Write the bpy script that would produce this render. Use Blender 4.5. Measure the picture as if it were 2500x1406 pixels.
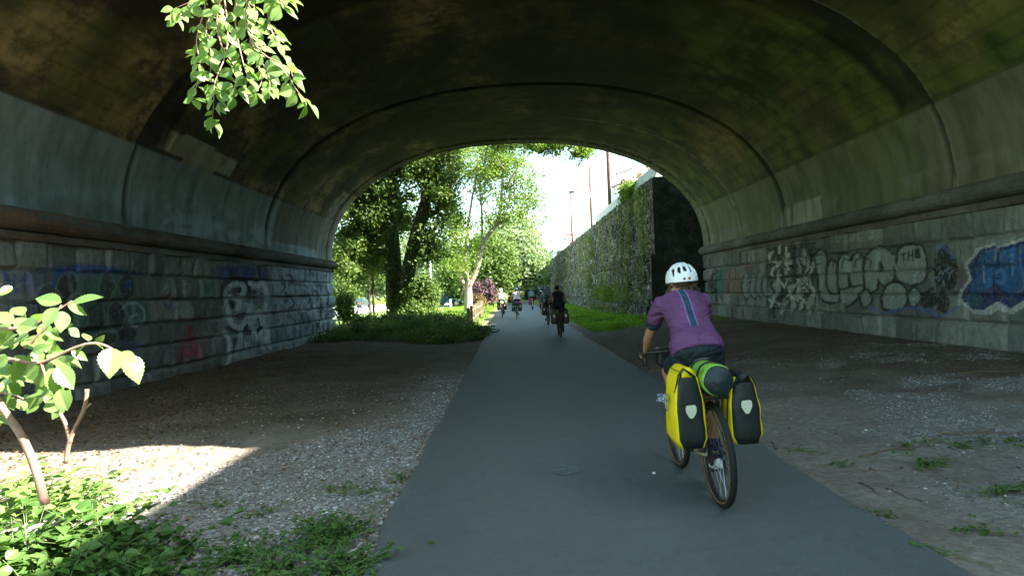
import bpy, bmesh, math, random
import numpy as np
from mathutils import Vector, Matrix, Euler
R = math.radians
for o in list(bpy.data.objects): bpy.data.objects.remove(o)
SC = bpy.context.scene
# ---------------------------------------------------------------- camera
CAMZ = 1.5
cd = bpy.data.cameras.new('camera'); cam = bpy.data.objects.new('camera', cd); SC.collection.objects.link(cam)
cd.lens = 24; cd.sensor_width = 36; cd.clip_start = 0.05; cd.clip_end = 3000
CM = Matrix.Rotation(R(90.29), 4, 'X') @ Matrix.Rotation(R(-2.2), 4, 'Z')
cam.matrix_world = Matrix.Translation((0, 0, CAMZ)) @ CM
SC.camera = cam
# ---------------------------------------------------------------- sky and sun
wd = bpy.data.worlds.new('World'); SC.world = wd; wd.use_nodes = True
SUN = Vector((1.13, -0.35, 1.0)).normalized()
sky = wd.node_tree.nodes.new('ShaderNodeTexSky'); sky.sky_type = 'NISHITA'; sky.sun_disc = False
sky.sun_elevation = math.asin(SUN.z); sky.sun_rotation = math.atan2(SUN.x, SUN.y)
bg = wd.node_tree.nodes['Background']; bg.inputs[1].default_value = 0.09
wb = wd.node_tree.nodes.new('ShaderNodeMix'); wb.data_type = 'RGBA'; wb.blend_type = 'MULTIPLY'; wb.inputs['Factor'].default_value = 1
wb.inputs['B'].default_value = (1.0, 1.1, .9, 1)      # the camera's white balance for open shade
wd.node_tree.links.new(sky.outputs[0], wb.inputs['A']); wd.node_tree.links.new([o for o in wb.outputs if o.type == 'RGBA'][0], bg.inputs[0])
sl = bpy.data.lights.new('sun', 'SUN'); sl.energy = 5.0; sl.angle = R(0.5); sl.color = (1, .97, .88)
so = bpy.data.objects.new('sun', sl); SC.collection.objects.link(so)
so.rotation_euler = (-SUN).to_track_quat('-Z', 'Y').to_euler()
so.location = (20, -10, 30)
SC.view_settings.view_transform = 'Standard'; SC.view_settings.look = 'None'
SC.view_settings.exposure = 2.85; SC.view_settings.gamma = 1
SC.render.engine = 'CYCLES'
SC.cycles.max_bounces = 8; SC.cycles.diffuse_bounces = 6; SC.cycles.transmission_bounces = 4

# ---------------------------------------------------------------- helpers
C = SC.collection
CR = np.array(CM.to_3x3())
def at(px, py, Y=None, X=None, z=None):
    """point of the place seen at photo pixel px,py at depth Y, or on the plane X or the height z"""
    d = CR @ np.array([(px-1250)/1667., -(py-703)/1667., -1.])
    if Y is not None: t = Y/d[1]
    elif X is not None: t = X/d[0]
    else: t = (z-CAMZ)/d[2]
    return Vector((d[0]*t, d[1]*t, CAMZ+d[2]*t))
def proj(P):
    v = (P-np.array([0, 0, CAMZ])) @ CR
    w = -v[:, 2]; w = np.where(w < .05, .05, w)
    return 1250+1667*v[:, 0]/w, 703-1667*v[:, 1]/w
def tag(o, label=None, cat=None, group=None, kind=None):
    if label: o['label'] = label
    if cat: o['category'] = cat
    if group: o['group'] = group
    if kind: o['kind'] = kind
    return o
def empty(name, loc=(0, 0, 0), rot=(0, 0, 0), label=None, cat=None, group=None):
    o = bpy.data.objects.new(name, None); C.objects.link(o); o.location = loc; o.rotation_euler = rot
    o.empty_display_size = .1
    return tag(o, label, cat, group)
def mesh(name, v, f, m=None, parent=None, smooth=False, mi=None):
    me = bpy.data.meshes.new(name)
    if isinstance(f, np.ndarray):
        v = np.asarray(v, dtype=np.float32); k = f.shape[1]
        me.vertices.add(len(v)); me.vertices.foreach_set('co', v.ravel())
        me.loops.add(f.size); me.loops.foreach_set('vertex_index', f.ravel().astype(np.int32))
        me.polygons.add(len(f)); me.polygons.foreach_set('loop_start', np.arange(0, f.size, k, dtype=np.int32))
        me.update(calc_edges=True)
    else:
        me.from_pydata([tuple(p) for p in v], [], f); me.update()
    for mm in (m if isinstance(m, (list, tuple)) else [m]):
        if mm: me.materials.append(mm)
    if mi is not None: me.polygons.foreach_set('material_index', np.asarray(mi, dtype=np.int32))
    me.polygons.foreach_set('use_smooth', [smooth]*len(me.polygons))
    o = bpy.data.objects.new(name, me); C.objects.link(o)
    if parent: o.parent = parent
    return o
def setattr_col(o, arr, name='paint'):
    a = o.data.color_attributes.new(name, 'FLOAT_COLOR', 'POINT')
    a.data.foreach_set('color', np.asarray(arr, dtype=np.float32).ravel())
def kids(o): return list(o.children)
def copy_tree(o, parent=None):
    c = o.copy(); C.objects.link(c); c.parent = parent
    if parent is not None:
        for k in ('label', 'category', 'group'):
            if k in c: del c[k]
    for ch in kids(o): copy_tree(ch, c)
    return c

class MB:
    def __init__(s): s.v = []; s.f = []
    def add(s, v, f):
        n = len(s.v); s.v += [Vector(p) for p in v]; s.f += [tuple(i+n for i in q) for q in f]; return s
    def box(s, c, d, rot=None, taper=1.):
        c = Vector(c); q = []
        for z in (-1, 1):
            for x, y in ((-1, -1), (1, -1), (1, 1), (-1, 1)):
                t = taper if z > 0 else 1
                p = Vector((x*d[0]/2*t, y*d[1]/2*t, z*d[2]/2))
                if rot is not None: p = rot @ p
                q.append(c+p)
        return s.add(q, [(3, 2, 1, 0), (4, 5, 6, 7), (0, 1, 5, 4), (1, 2, 6, 5), (2, 3, 7, 6), (3, 0, 4, 7)])
    def tube(s, pts, r, n=8, cap=True, flat=1., close=False, up=None):
        pts = [Vector(p) for p in pts]; N = len(pts)
        rs = r if isinstance(r, (list, tuple)) else [r]*N
        v = []; prev = None
        for i, p in enumerate(pts):
            if close: d = pts[(i+1) % N]-pts[i-1]
            else: d = pts[min(i+1, N-1)]-pts[max(i-1, 0)]
            d = d.normalized() if d.length > 1e-9 else Vector((0, 0, 1))
            if prev is None:
                u = Vector(up) if up else (Vector((0, 0, 1)) if abs(d.z) < .9 else Vector((1, 0, 0)))
                a = (u-d*u.dot(d)).normalized()
            else:
                a = (prev-d*prev.dot(d)).normalized()
            prev = a; b = d.cross(a)
            for k in range(n):
                t = 2*math.pi*k/n
                v.append(p+(a*math.cos(t)+b*math.sin(t)*flat)*rs[i])
        f = []
        for i in range(N if close else N-1):
            j = (i+1) % N
            for k in range(n):
                f.append((i*n+k, i*n+(k+1) % n, j*n+(k+1) % n, j*n+k))
        if cap and not close:
            f.append(tuple(range(n-1, -1, -1))); f.append(tuple((N-1)*n+k for k in range(n)))
        return s.add(v, f)
    def ball(s, c, r, n=10, m=7, rot=None):
        rr = r if isinstance(r, (list, tuple, Vector)) else (r, r, r)
        c = Vector(c); v = []; f = []
        for i in range(m+1):
            th = math.pi*i/m
            for k in range(n):
                ph = 2*math.pi*k/n
                p = Vector((rr[0]*math.sin(th)*math.cos(ph), rr[1]*math.sin(th)*math.sin(ph), rr[2]*math.cos(th)))
                if rot is not None: p = rot @ p
                v.append(c+p)
        for i in range(m):
            for k in range(n):
                f.append((i*n+k, (i+1)*n+k, (i+1)*n+(k+1) % n, i*n+(k+1) % n))
        return s.add(v, f)
    def ring(s, rings):
        """loft through equal-count rings, capped"""
        n = len(rings[0]); v = [p for r in rings for p in r]; f = []
        for i in range(len(rings)-1):
            for k in range(n): f.append((i*n+k, i*n+(k+1) % n, (i+1)*n+(k+1) % n, (i+1)*n+k))
        f.append(tuple(range(n-1, -1, -1))); f.append(tuple((len(rings)-1)*n+k for k in range(n)))
        return s.add(v, f)
    def prism(s, poly, axis, a, b):
        """extrude 2D polygon along an axis ('x': poly is y,z; 'y': x,z; 'z': x,y)"""
        def P(p, t): return {'x': (t, p[0], p[1]), 'y': (p[0], t, p[1]), 'z': (p[0], p[1], t)}[axis]
        n = len(poly); v = [P(p, a) for p in poly]+[P(p, b) for p in poly]
        f = [tuple(range(n-1, -1, -1)), tuple(range(n, 2*n))]+[(k, (k+1) % n, (k+1) % n+n, k+n) for k in range(n)]
        return s.add(v, f)
    def build(s, name, m, parent=None, smooth=False, bevel=0, sub=0, fix=True):
        o = mesh(name, s.v, s.f, m, parent, smooth)
        if fix or bevel:
            bm = bmesh.new(); bm.from_mesh(o.data)
            bmesh.ops.remove_doubles(bm, verts=bm.verts, dist=1e-5)
            bmesh.ops.recalc_face_normals(bm, faces=bm.faces)
            if bevel:
                es = [e for e in bm.edges if len(e.link_faces) == 2 and e.calc_face_angle(0) > .5]
                bmesh.ops.bevel(bm, geom=es, offset=bevel, segments=2, affect='EDGES', clamp_overlap=True)
            for q in bm.faces: q.smooth = smooth
            bm.to_mesh(o.data); bm.free()
        if sub:
            md = o.modifiers.new('s', 'SUBSURF'); md.levels = md.render_levels = sub
        return o
def blob(name, mb, m, parent, voxel=.014, smooth=6):
    """one continuous skin over the shapes in mb"""
    t = mb.build('tmp', None, None, fix=False)
    md = t.modifiers.new('r', 'REMESH'); md.mode = 'VOXEL'; md.voxel_size = voxel; md.use_smooth_shade = True
    if smooth:
        sm = t.modifiers.new('sm', 'SMOOTH'); sm.iterations = smooth; sm.factor = .5
    bpy.context.view_layer.update()
    me = bpy.data.meshes.new_from_object(t.evaluated_get(bpy.context.evaluated_depsgraph_get()))
    bpy.data.objects.remove(t)
    me.name = name; me.materials.clear(); me.materials.append(m)
    me.polygons.foreach_set('use_smooth', [True]*len(me.polygons))
    o = bpy.data.objects.new(name, me); C.objects.link(o); o.parent = parent
    return o

# smooth value noise in numpy
def vnoise(x, y, seed=0):
    x = np.asarray(x, float); y = np.asarray(y, float)
    xi = np.floor(x).astype(np.int64); yi = np.floor(y).astype(np.int64); fx = x-xi; fy = y-yi
    fx = fx*fx*(3-2*fx); fy = fy*fy*(3-2*fy)
    def h(a, b):
        n = (a*374761393+b*668265263+seed*982451653) & 0x7fffffff
        n = ((n ^ (n >> 13))*1274126177) & 0x7fffffff
        n = (n ^ (n >> 16)) & 0xffff
        return n/65535.
    return (h(xi, yi)*(1-fx)+h(xi+1, yi)*fx)*(1-fy)+(h(xi, yi+1)*(1-fx)+h(xi+1, yi+1)*fx)*fy
def fbm(x, y, seed=0, o=4):
    s = 0; a = 1; t = 0
    for i in range(o):
        c_, s_ = math.cos(.6+1.1*i), math.sin(.6+1.1*i); k = 2.03**i
        s = s+a*vnoise((x*c_-y*s_)*k+i*3.7, (x*s_+y*c_)*k, seed+i); t += a; a *= .55
    return s/t
def inpoly(px, py, poly):
    r = np.zeros(px.shape, bool); n = len(poly); j = n-1
    for i in range(n):
        xi, yi = poly[i]; xj, yj = poly[j]
        c = ((yi > py) != (yj > py)) & (px < (xj-xi)*(py-yi)/((yj-yi) or 1e-9)+xi)
        r ^= c; j = i
    return r
def dist(px, py, pts):
    d = np.full(px.shape, 1e9)
    for (x0, y0), (x1, y1) in zip(pts[:-1], pts[1:]):
        L = (x1-x0)**2+(y1-y0)**2 or 1e-9
        t = np.clip(((px-x0)*(x1-x0)+(py-y0)*(y1-y0))/L, 0, 1)
        d = np.minimum(d, np.hypot(px-x0-t*(x1-x0), py-y0-t*(y1-y0)))
    return d
def smooth_line(pts, n=6):
    """Catmull-Rom"""
    P = [pts[0]]+list(pts)+[pts[-1]]; out = []
    for i in range(1, len(P)-2):
        p0, p1, p2, p3 = [np.array(q, float) for q in P[i-1:i+3]]
        for k in range(n):
            t = k/n
            out.append(tuple(.5*((2*p1)+(-p0+p2)*t+(2*p0-5*p1+4*p2-p3)*t*t+(-p0+3*p1-3*p2+p3)*t**3)))
    out.append(tuple(pts[-1])); return out

# ---------------------------------------------------------------- materials
class NT:
    def __init__(s, name):
        s.m = bpy.data.materials.new(name); s.m.use_nodes = True; s.t = s.m.node_tree
        s.p = s.t.nodes['Principled BSDF']; s.co = None
    def n(s, typ, **kw):
        q = s.t.nodes.new('ShaderNode'+typ)
        for k, v in kw.items(): setattr(q, k, v)
        return q
    def l(s, a, b): s.t.links.new(a, b)
    def coord(s):
        if not s.co: s.co = s.n('TexCoord').outputs['Object']
        return s.co
    def noise(s, scale, detail=5, rough=.6, vec=None, stretch=None):
        q = s.n('TexNoise'); q.inputs['Scale'].default_value = scale; q.inputs['Detail'].default_value = detail
        q.inputs['Roughness'].default_value = rough
        v = vec or s.coord()
        if stretch:
            mp = s.n('Mapping'); mp.inputs['Scale'].default_value = stretch; s.l(v, mp.inputs[0]); v = mp.outputs[0]
        s.l(v, q.inputs['Vector']); return q.outputs['Fac']
    def vor(s, scale, out='Distance', feature='F1', stretch=None, vec=None):
        q = s.n('TexVoronoi'); q.feature = feature; q.inputs['Scale'].default_value = scale
        v = vec or s.coord()
        if stretch:
            mp = s.n('Mapping'); mp.inputs['Scale'].default_value = stretch; s.l(v, mp.inputs[0]); v = mp.outputs[0]
        s.l(v, q.inputs['Vector']); return q.outputs[out]
    def ramp(s, fac, stops):
        q = s.n('ValToRGB'); e = q.color_ramp.elements
        while len(e) < len(stops): e.new(.5)
        for i, (p, c) in enumerate(stops):
            e[i].position = p
            c = (c, c, c) if not isinstance(c, (tuple, list)) else c
            e[i].color = (c[0], c[1], c[2], 1)
        s.l(fac, q.inputs[0]); return q.outputs[0]
    def mix(s, fac, a, b, mode='MIX'):
        q = s.n('Mix', data_type='RGBA'); q.blend_type = mode
        for sock, v in ((q.inputs['Factor'], fac), (q.inputs['A'], a), (q.inputs['B'], b)):
            if hasattr(v, 'is_linked'): s.l(v, sock)
            elif isinstance(v, (tuple, list)): sock.default_value = (v[0], v[1], v[2], 1)
            else: sock.default_value = v
        for o in q.outputs:
            if o.type == 'RGBA': return o
    def math(s, op, a, b=0.):
        q = s.n('Math', operation=op)
        for sock, v in ((q.inputs[0], a), (q.inputs[1], b)):
            if hasattr(v, 'is_linked'): s.l(v, sock)
            else: sock.default_value = v
        return q.outputs[0]
    def attr(s, name):
        q = s.n('Attribute'); q.attribute_name = name; return q
    def bump(s, h, strength=.5, dist=.02):
        q = s.n('Bump'); q.inputs['Strength'].default_value = strength; q.inputs['Distance'].default_value = dist
        s.l(h, q.inputs['Height']); s.l(q.outputs[0], s.p.inputs['Normal'])
    def out(s, col, rough=.85, spec=.3, metal=0.):
        if hasattr(col, 'is_linked'): s.l(col, s.p.inputs['Base Color'])
        else: s.p.inputs['Base Color'].default_value = (col[0], col[1], col[2], 1)
        if hasattr(rough, 'is_linked'): s.l(rough, s.p.inputs['Roughness'])
        else: s.p.inputs['Roughness'].default_value = rough
        s.p.inputs['Specular IOR Level'].default_value = spec; s.p.inputs['Metallic'].default_value = metal
        return s.m
def plain(name, c, rough=.6, spec=.4, metal=0., var=.25, scale=12., bump=0., bs=60., bd=.003):
    q = NT(name)
    nz = q.noise(scale)
    a = tuple(x*(1-var) for x in c); b = tuple(min(1, x*(1+var)) for x in c)
    col = q.ramp(nz, [(.3, a), (.7, b)])
    if bump: q.bump(q.noise(bs, 3), bump, bd)
    return q.out(col, rough, spec, metal)
def leafmat(name, cols, trans=.35, spec=.25, rough=.5):
    q = NT(name)
    g = q.n('NewGeometry').outputs['Random Per Island']
    n = len(cols)
    col = q.ramp(g, [(i/(n-1), c) for i, c in enumerate(cols)])
    big = q.noise(.7, 2)
    col = q.mix(.5, col, q.ramp(big, [(.35, tuple(x*.6 for x in cols[0])), (.65, tuple(x*1.25 for x in cols[-1]))]))
    q.out(col, rough, spec)
    tr = q.n('BsdfTranslucent'); q.l(q.mix(1., col, (1., 1.15, .5), 'MULTIPLY'), tr.inputs[0])
    mx = q.n('MixShader'); mx.inputs[0].default_value = trans
    q.l(q.p.outputs[0], mx.inputs[1]); q.l(tr.outputs[0], mx.inputs[2])
    q.l(mx.outputs[0], q.t.nodes['Material Output'].inputs[0])
    return q.m

def m_stone():
    q = NT('rock_faced_stone')
    big = q.noise(.8, 4); fine = q.noise(9, 6, .7)
    cell = q.attr('block').outputs['Fac']
    c = q.ramp(big, [(.3, (.15, .165, .15)), (.7, (.27, .285, .25))])
    c = q.mix(.55, c, q.ramp(cell, [(0, (.1, .1, .095)), (.5, (.22, .235, .21)), (1, (.4, .4, .35))]))
    c = q.mix(q.ramp(fine, [(.4, 0.), (.75, .6)]), c, (.07, .07, .06))
    run = q.noise(3., 4, .6, stretch=(1, 1, .12))
    c = q.mix(q.ramp(run, [(.5, 0.), (.72, .55)]), c, (.05, .055, .05))
    pa = q.attr('paint')
    wear = q.ramp(q.noise(14, 5, .7), [(.32, .25), (.55, 1.)])
    c = q.mix(q.math('MULTIPLY', pa.outputs['Alpha'], wear), c, pa.outputs['Color'])
    q.bump(q.noise(22, 8, .7), .7, .03)
    return q.out(c, .85, .25)
def m_vault():
    q = NT('stained_concrete')
    a = q.noise(.5, 5, .62, stretch=(1, .6, 1)); b = q.noise(2.4, 6, .68); d = q.noise(12, 5, .7)
    c = q.ramp(a, [(.38, (.03, .027, .016)), (.5, (.1, .08, .038)), (.6, (.32, .235, .1))])
    c = q.mix(q.ramp(b, [(.46, 0.), (.6, .75)]), c, (.03, .026, .02))
    pa = q.attr('paint'); sm = q.attr('moss').outputs['Fac']
    green = q.ramp(q.noise(1.2, 4), [(.38, (.035, .05, .012)), (.62, (.13, .145, .035))])
    c = q.mix(sm, c, green)
    boards = q.n('TexWave'); boards.bands_direction = 'Z'; boards.inputs['Scale'].default_value = 1.15
    boards.inputs['Distortion'].default_value = .6; boards.inputs['Detail'].default_value = 2
    q.l(q.coord(), boards.inputs['Vector'])
    line = q.ramp(boards.outputs['Fac'], [(0., .35), (.14, 1.)])
    c = q.mix(.3, c, line, 'MULTIPLY')
    c = q.mix(q.attr('crown_shade').outputs['Fac'], c, (.022, .022, .014))  # shade painted into the colour of the vault crown
    streak = q.noise(2.5, 4, .6, stretch=(1, 1, .15))
    pc = q.mix(q.ramp(streak, [(.35, .85), (.6, 0.)]), pa.outputs['Color'], q.mix(1., pa.outputs['Color'], (.5, .55, .5), 'MULTIPLY'))
    c = q.mix(q.math('MULTIPLY', pa.outputs['Alpha'], q.ramp(d, [(.3, .8), (.5, 1.)])), c, pc)
    j = q.attr('joint').outputs['Fac']
    c = q.mix(j, c, (.02, .018, .014))
    eff = q.attr('eff').outputs['Fac']
    c = q.mix(q.math('MULTIPLY', eff, q.ramp(q.noise(5, 4), [(.4, 0.), (.6, .9)])), c, (.42, .4, .33))
    q.bump(q.noise(16, 8, .7), .5, .02)
    return q.out(c, .8, .25)
def m_cornice():
    q = NT('weathered_cornice_concrete')
    a = q.noise(1.5, 5, .65, stretch=(1, .35, 1))
    c = q.ramp(a, [(.3, (.05, .047, .04)), (.5, (.12, .112, .092)), (.7, (.21, .2, .165))])
    y = q.n('SeparateXYZ'); q.l(q.coord(), y.inputs[0])
    nearr = q.n('MapRange'); nearr.inputs[1].default_value = 16; nearr.inputs[2].default_value = 8; q.l(y.outputs[1], nearr.inputs[0])
    lf = q.math('LESS_THAN', y.outputs[0], 0.)
    c = q.mix(q.math('MULTIPLY', q.math('MULTIPLY', nearr.outputs[0], lf), q.ramp(q.noise(2.2, 4, .6, stretch=(1, .3, 3)), [(.45, 0.), (.6, .7)])), c, (.22, .095, .04))
    c = q.mix(q.ramp(q.noise(7, 5, .7), [(.5, 0.), (.75, .7)]), c, (.03, .03, .028))
    q.bump(q.noise(18, 7, .7), .6, .025)
    return q.out(c, .85, .25)
def m_asphalt():
    q = NT('worn_asphalt')
    a = q.noise(.35, 4, .6, stretch=(1, .4, 1)); f = q.noise(180, 2, .8); s = q.vor(110)
    c = q.ramp(a, [(.3, (.088, .1, .094)), (.7, (.13, .145, .135))])
    c = q.mix(.35, c, q.ramp(f, [(.35, (.05, .05, .05)), (.7, (.2, .2, .2))]))
    c = q.mix(q.ramp(q.noise(1.3, 4, .6), [(.62, 0.), (.75, .35)]), c, (.17, .16, .15))
    c = q.mix(q.ramp(q.noise(9, 6, .75), [(.35, .3), (.5, 0.)]), c, (.055, .06, .058))
    c = q.mix(q.ramp(q.noise(.8, 3, .5, stretch=(1.6, .12, 1)), [(.5, 0.), (.7, .25)]), c, (.065, .07, .07))
    q.bump(s, .5, .008)
    return q.out(c, .7, .35)
def m_ground():
    q = NT('ground_soil')
    z = q.attr('zone'); sp = q.n('SeparateColor'); q.l(z.outputs['Color'], sp.inputs[0])
    a = q.noise(.9, 6, .65); f = q.noise(25, 6, .75)
    dirt = q.ramp(a, [(.3, (.13, .095, .065)), (.5, (.2, .15, .105)), (.72, (.27, .21, .155))])
    dirt = q.mix(q.ramp(f, [(.42, .65), (.62, 0.)]), dirt, (.045, .035, .025))
    v = q.n('TexVoronoi'); v.inputs['Scale'].default_value = 38; q.l(q.coord(), v.inputs['Vector'])
    vs = q.n('SeparateColor'); q.l(v.outputs['Color'], vs.inputs[0])
    grav = q.ramp(vs.outputs[0], [(0, (.11, .1, .09)), (.5, (.27, .255, .235)), (1, (.5, .48, .45))])
    edge = q.ramp(q.vor(38, 'Distance', 'DISTANCE_TO_EDGE'), [(0, .25), (.12, 1.)])
    grav = q.mix(.8, grav, edge, 'MULTIPLY')
    c = q.mix(sp.outputs[0], dirt, grav)
    gr = q.ramp(q.noise(3., 5, .7), [(.3, (.08, .15, .012)), (.7, (.19, .3, .03))])
    sand_sunpatch = q.mix(q.ramp(q.noise(14, 6, .75), [(.4, .5), (.6, 0.)]), q.ramp(q.noise(1.3, 5, .65), [(.3, (.2, .165, .13)), (.7, (.34, .29, .235))]), (.1, .08, .06))
    dirt_ = q.mix(z.outputs['Alpha'], dirt, sand_sunpatch); c = q.mix(sp.outputs[0], dirt_, q.mix(q.ramp(q.noise(2.6, 5, .65), [(.42, .75), (.62, .1)]), grav, sand_sunpatch))
    c = q.mix(sp.outputs[1], c, gr)
    lot = q.ramp(q.noise(2., 4), [(.3, (.45, .43, .4)), (.7, (.6, .58, .54))])
    c = q.mix(sp.outputs[2], c, lot)
    q.bump(q.mix(sp.outputs[0], f, v.outputs['Distance']), .6, .03)
    return q.out(c, .9, .15)
def m_gabion():
    q = NT('stacked_gabion_rock')
    v = q.n('TexVoronoi'); v.inputs['Scale'].default_value = 3.6
    mp = q.n('Mapping'); mp.inputs['Scale'].default_value = (1, .75, 1.25)
    wob = q.n('TexNoise'); wob.inputs['Scale'].default_value = .9; wob.inputs['Detail'].default_value = 1
    q.l(q.coord(), wob.inputs['Vector'])
    ad = q.n('VectorMath', operation='ADD'); q.l(q.coord(), ad.inputs[0]); q.l(wob.outputs['Color'], ad.inputs[1])
    q.l(ad.outputs[0], mp.inputs[0]); q.l(mp.outputs[0], v.inputs['Vector'])
    vs = q.n('SeparateColor'); q.l(v.outputs['Color'], vs.inputs[0])
    c = q.ramp(vs.outputs[0], [(0, (.06, .058, .05)), (.5, (.14, .132, .11)), (.85, (.25, .23, .19)), (1, (.34, .32, .28))])
    ed = q.vor(3.6, 'Distance', 'DISTANCE_TO_EDGE', vec=mp.outputs[0])
    c = q.mix(1., c, q.ramp(ed, [(0, .12), (.1, 1.)]), 'MULTIPLY')
    c = q.mix(q.ramp(q.noise(.9, 5, .7), [(.5, 0.), (.72, .55)]), c, (.1, .13, .025))
    c = q.mix(q.ramp(q.noise(.35, 3, .6, stretch=(1, 1, .3)), [(.52, 0.), (.64, .65)]), c, (.14, .18, .02))
    q.bump(q.ramp(ed, [(0, 0.), (.25, 1.)]), 1., .09)
    return q.out(c, .9, .2)
MAT = dict(stone=m_stone(), vault=m_vault(), cornice=m_cornice(), asphalt=m_asphalt(), ground=m_ground(), gabion=m_gabion())
MAT['endrock'] = plain('shade_dark_rock', (.035, .04, .038), .95, .15, var=.4, scale=3, bump=1., bs=6, bd=.06)  # end face coloured near black to stand for its unlit side
MAT['bridge_out'] = plain('bridge_face_stone', (.22, .2, .17), .9, .2, var=.35, scale=2, bump=.5, bs=9, bd=.03)
MAT['bark'] = plain('furrowed_bark', (.07, .055, .04), .95, .1, var=.5, scale=6, bump=1., bs=14, bd=.05)
MAT['pale_bark'] = plain('pale_smooth_bark', (.3, .26, .2), .9, .15, var=.35, scale=5, bump=.7, bs=20, bd=.02)
MAT['leaf'] = leafmat('green_leaves', [(.045, .085, .016), (.085, .14, .028), (.155, .225, .055)])
MAT['leaf_mid'] = leafmat('deep_green_leaves', [(.025, .055, .01), (.055, .1, .018), (.14, .2, .045)])  # deeper green for the twin-trunk tree and the ground cover
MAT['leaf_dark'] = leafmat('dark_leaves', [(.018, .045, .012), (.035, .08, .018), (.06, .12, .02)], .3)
MAT['leaf_pale'] = leafmat('haze_pale_leaves', [(.15, .21, .11), (.23, .3, .17), (.33, .4, .25)], .42)  # far-tree green, paled in colour to stand for haze
MAT['leaf_yel'] = leafmat('yellow_green_leaves', [(.08, .14, .02), (.14, .22, .03), (.22, .3, .05)], .42)
MAT['leaf_purple'] = leafmat('purple_leaves', [(.06, .03, .045), (.1, .055, .075), (.17, .1, .12)], .2)
MAT['leaf_near'] = leafmat('broad_leaves', [(.12, .22, .045), (.18, .3, .07), (.27, .39, .13)], .42, .6, .35)
MAT['grass'] = leafmat('grass_blades', [(.08, .16, .01), (.15, .26, .015), (.24, .36, .04)], .4)
# ================================================================ THE LARGE STRUCTURE
XL, XR, CX, AW, SPR, RISE, NE = -7.4, 8.0, .3, 7.7, 3.0, 4.62, 2.2
Y0, Y1 = 5.0, 28.0
def gz(x, y):
    """height of the bare ground"""
    x = np.asarray(x, float); y = np.asarray(y, float)
    r = np.clip((x-2.5)/4.5, 0, 1); l = np.clip((-.85-x)/1.5, 0, 1)
    inn = np.clip((40-y)/10, 0, 1)
    base = .27*r*r*(3-2*r)*inn
    n = (fbm(x*.9, y*.9, 5)-.5)*.14+(fbm(x*5, y*5, 9)-.5)*.03
    edge = np.clip(np.maximum((x-2.5)/.8, (-.9-x)/.8), 0, 1)
    return base+n*edge*np.clip((120-y)/40, .1, 1)-.025-.03*l
def gz1(x, y): return float(gz(np.array([x]), np.array([y]))[0])
# ---- ground
xs = np.concatenate([[-500, -250, -120, -70, -45, -32, -24, -18, -14, -11, -9.5, -8.6], np.arange(-8, 9.01, .1), [9.6, 10.5, 12, 16, 24, 45, 90, 200, 500]])
ys = np.concatenate([[-120, -60, -30, -15, -8, -4, -2, -1], np.arange(0, 31, .1), np.arange(31, 60, .5), np.arange(60, 130, 2.5), [140, 160, 190, 240, 320, 450, 700, 1200]])
GX, GY = np.meshgrid(xs, ys); GZ = gz(GX, GY)
nx, ny = len(xs), len(ys)
idx = np.arange(nx*ny).reshape(ny, nx)
F = np.stack([idx[:-1, :-1], idx[:-1, 1:], idx[1:, 1:], idx[1:, :-1]], -1).reshape(-1, 4)
g = mesh('ground', np.stack([GX, GY, GZ], -1).reshape(-1, 3), F, MAT['ground'], smooth=True)
n1 = fbm(GX*1.1, GY*1.1, 21); n2 = fbm(GX*3, GY*3, 22)
st = lambda v, a, b: np.clip((v-a)/(b-a), 0, 1)
gl = st(GX-(-1.45-np.clip(8.2-GY, 0, 9)*.85)+(n1-.5)*1.4, -.25, .25)*(GX < .5)*st(-GY, -15, -9)
gr = st(n1+.25*np.exp(-((GX-5.4)/2.)**2-((GY-7.0)/1.2)**2)+.1*st(-GY, -6, -4), .56, .66)*(GX > 2)*st(-GY, -14, -9)*st(GX, 2.7, 3.4)
gv = st(n2, .45, .6)*((GX < -.8) & (GX > -1.75) & (GY > 27))
grassR = st(GY+(n1-.5)*4, 23.5, 25.5)*st(GX+(n2-.5)*.5, 2.7, 3.1)
grassL = st(GY+(n1-.5)*3, 27.5, 29.5)*st(-GX+(n2-.5)*1.2, 1.3, 1.9)
far = st(GY, 100, 104)
sand_sunpatch = np.clip(st(-GY, -13, -9)*np.maximum(1-st(GX+(n2-.5)*2, 3.2, 5.4), 0)*(GX > 1.5)+.7*(GX > 1.5)*st(-GY, -9, -6)*(1-st(GX, 6, 7.5))+st(-GY, -8.6, -7.6)*(GX < 0)*.9+(GX < 0)*st(GX+(n2-.5), -2.2, -1.4)*st(-GY, -17, -12)*.7, 0, 1)  # sandy verges; left near soil also paled to brighten the sun patch
lot = ((GX < -6.6-(GY-30)*.02) & (GY > 38) & (GY < 140))*1.
zone = np.stack([np.clip(np.maximum(np.maximum(gl, gr), gv), 0, 1), np.clip(np.maximum(np.maximum(grassR, grassL), far)+(GY < -3), 0, 1), lot, sand_sunpatch], -1)
setattr_col(g, zone.reshape(-1, 4), 'zone'); tag(g, kind='structure')
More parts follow.
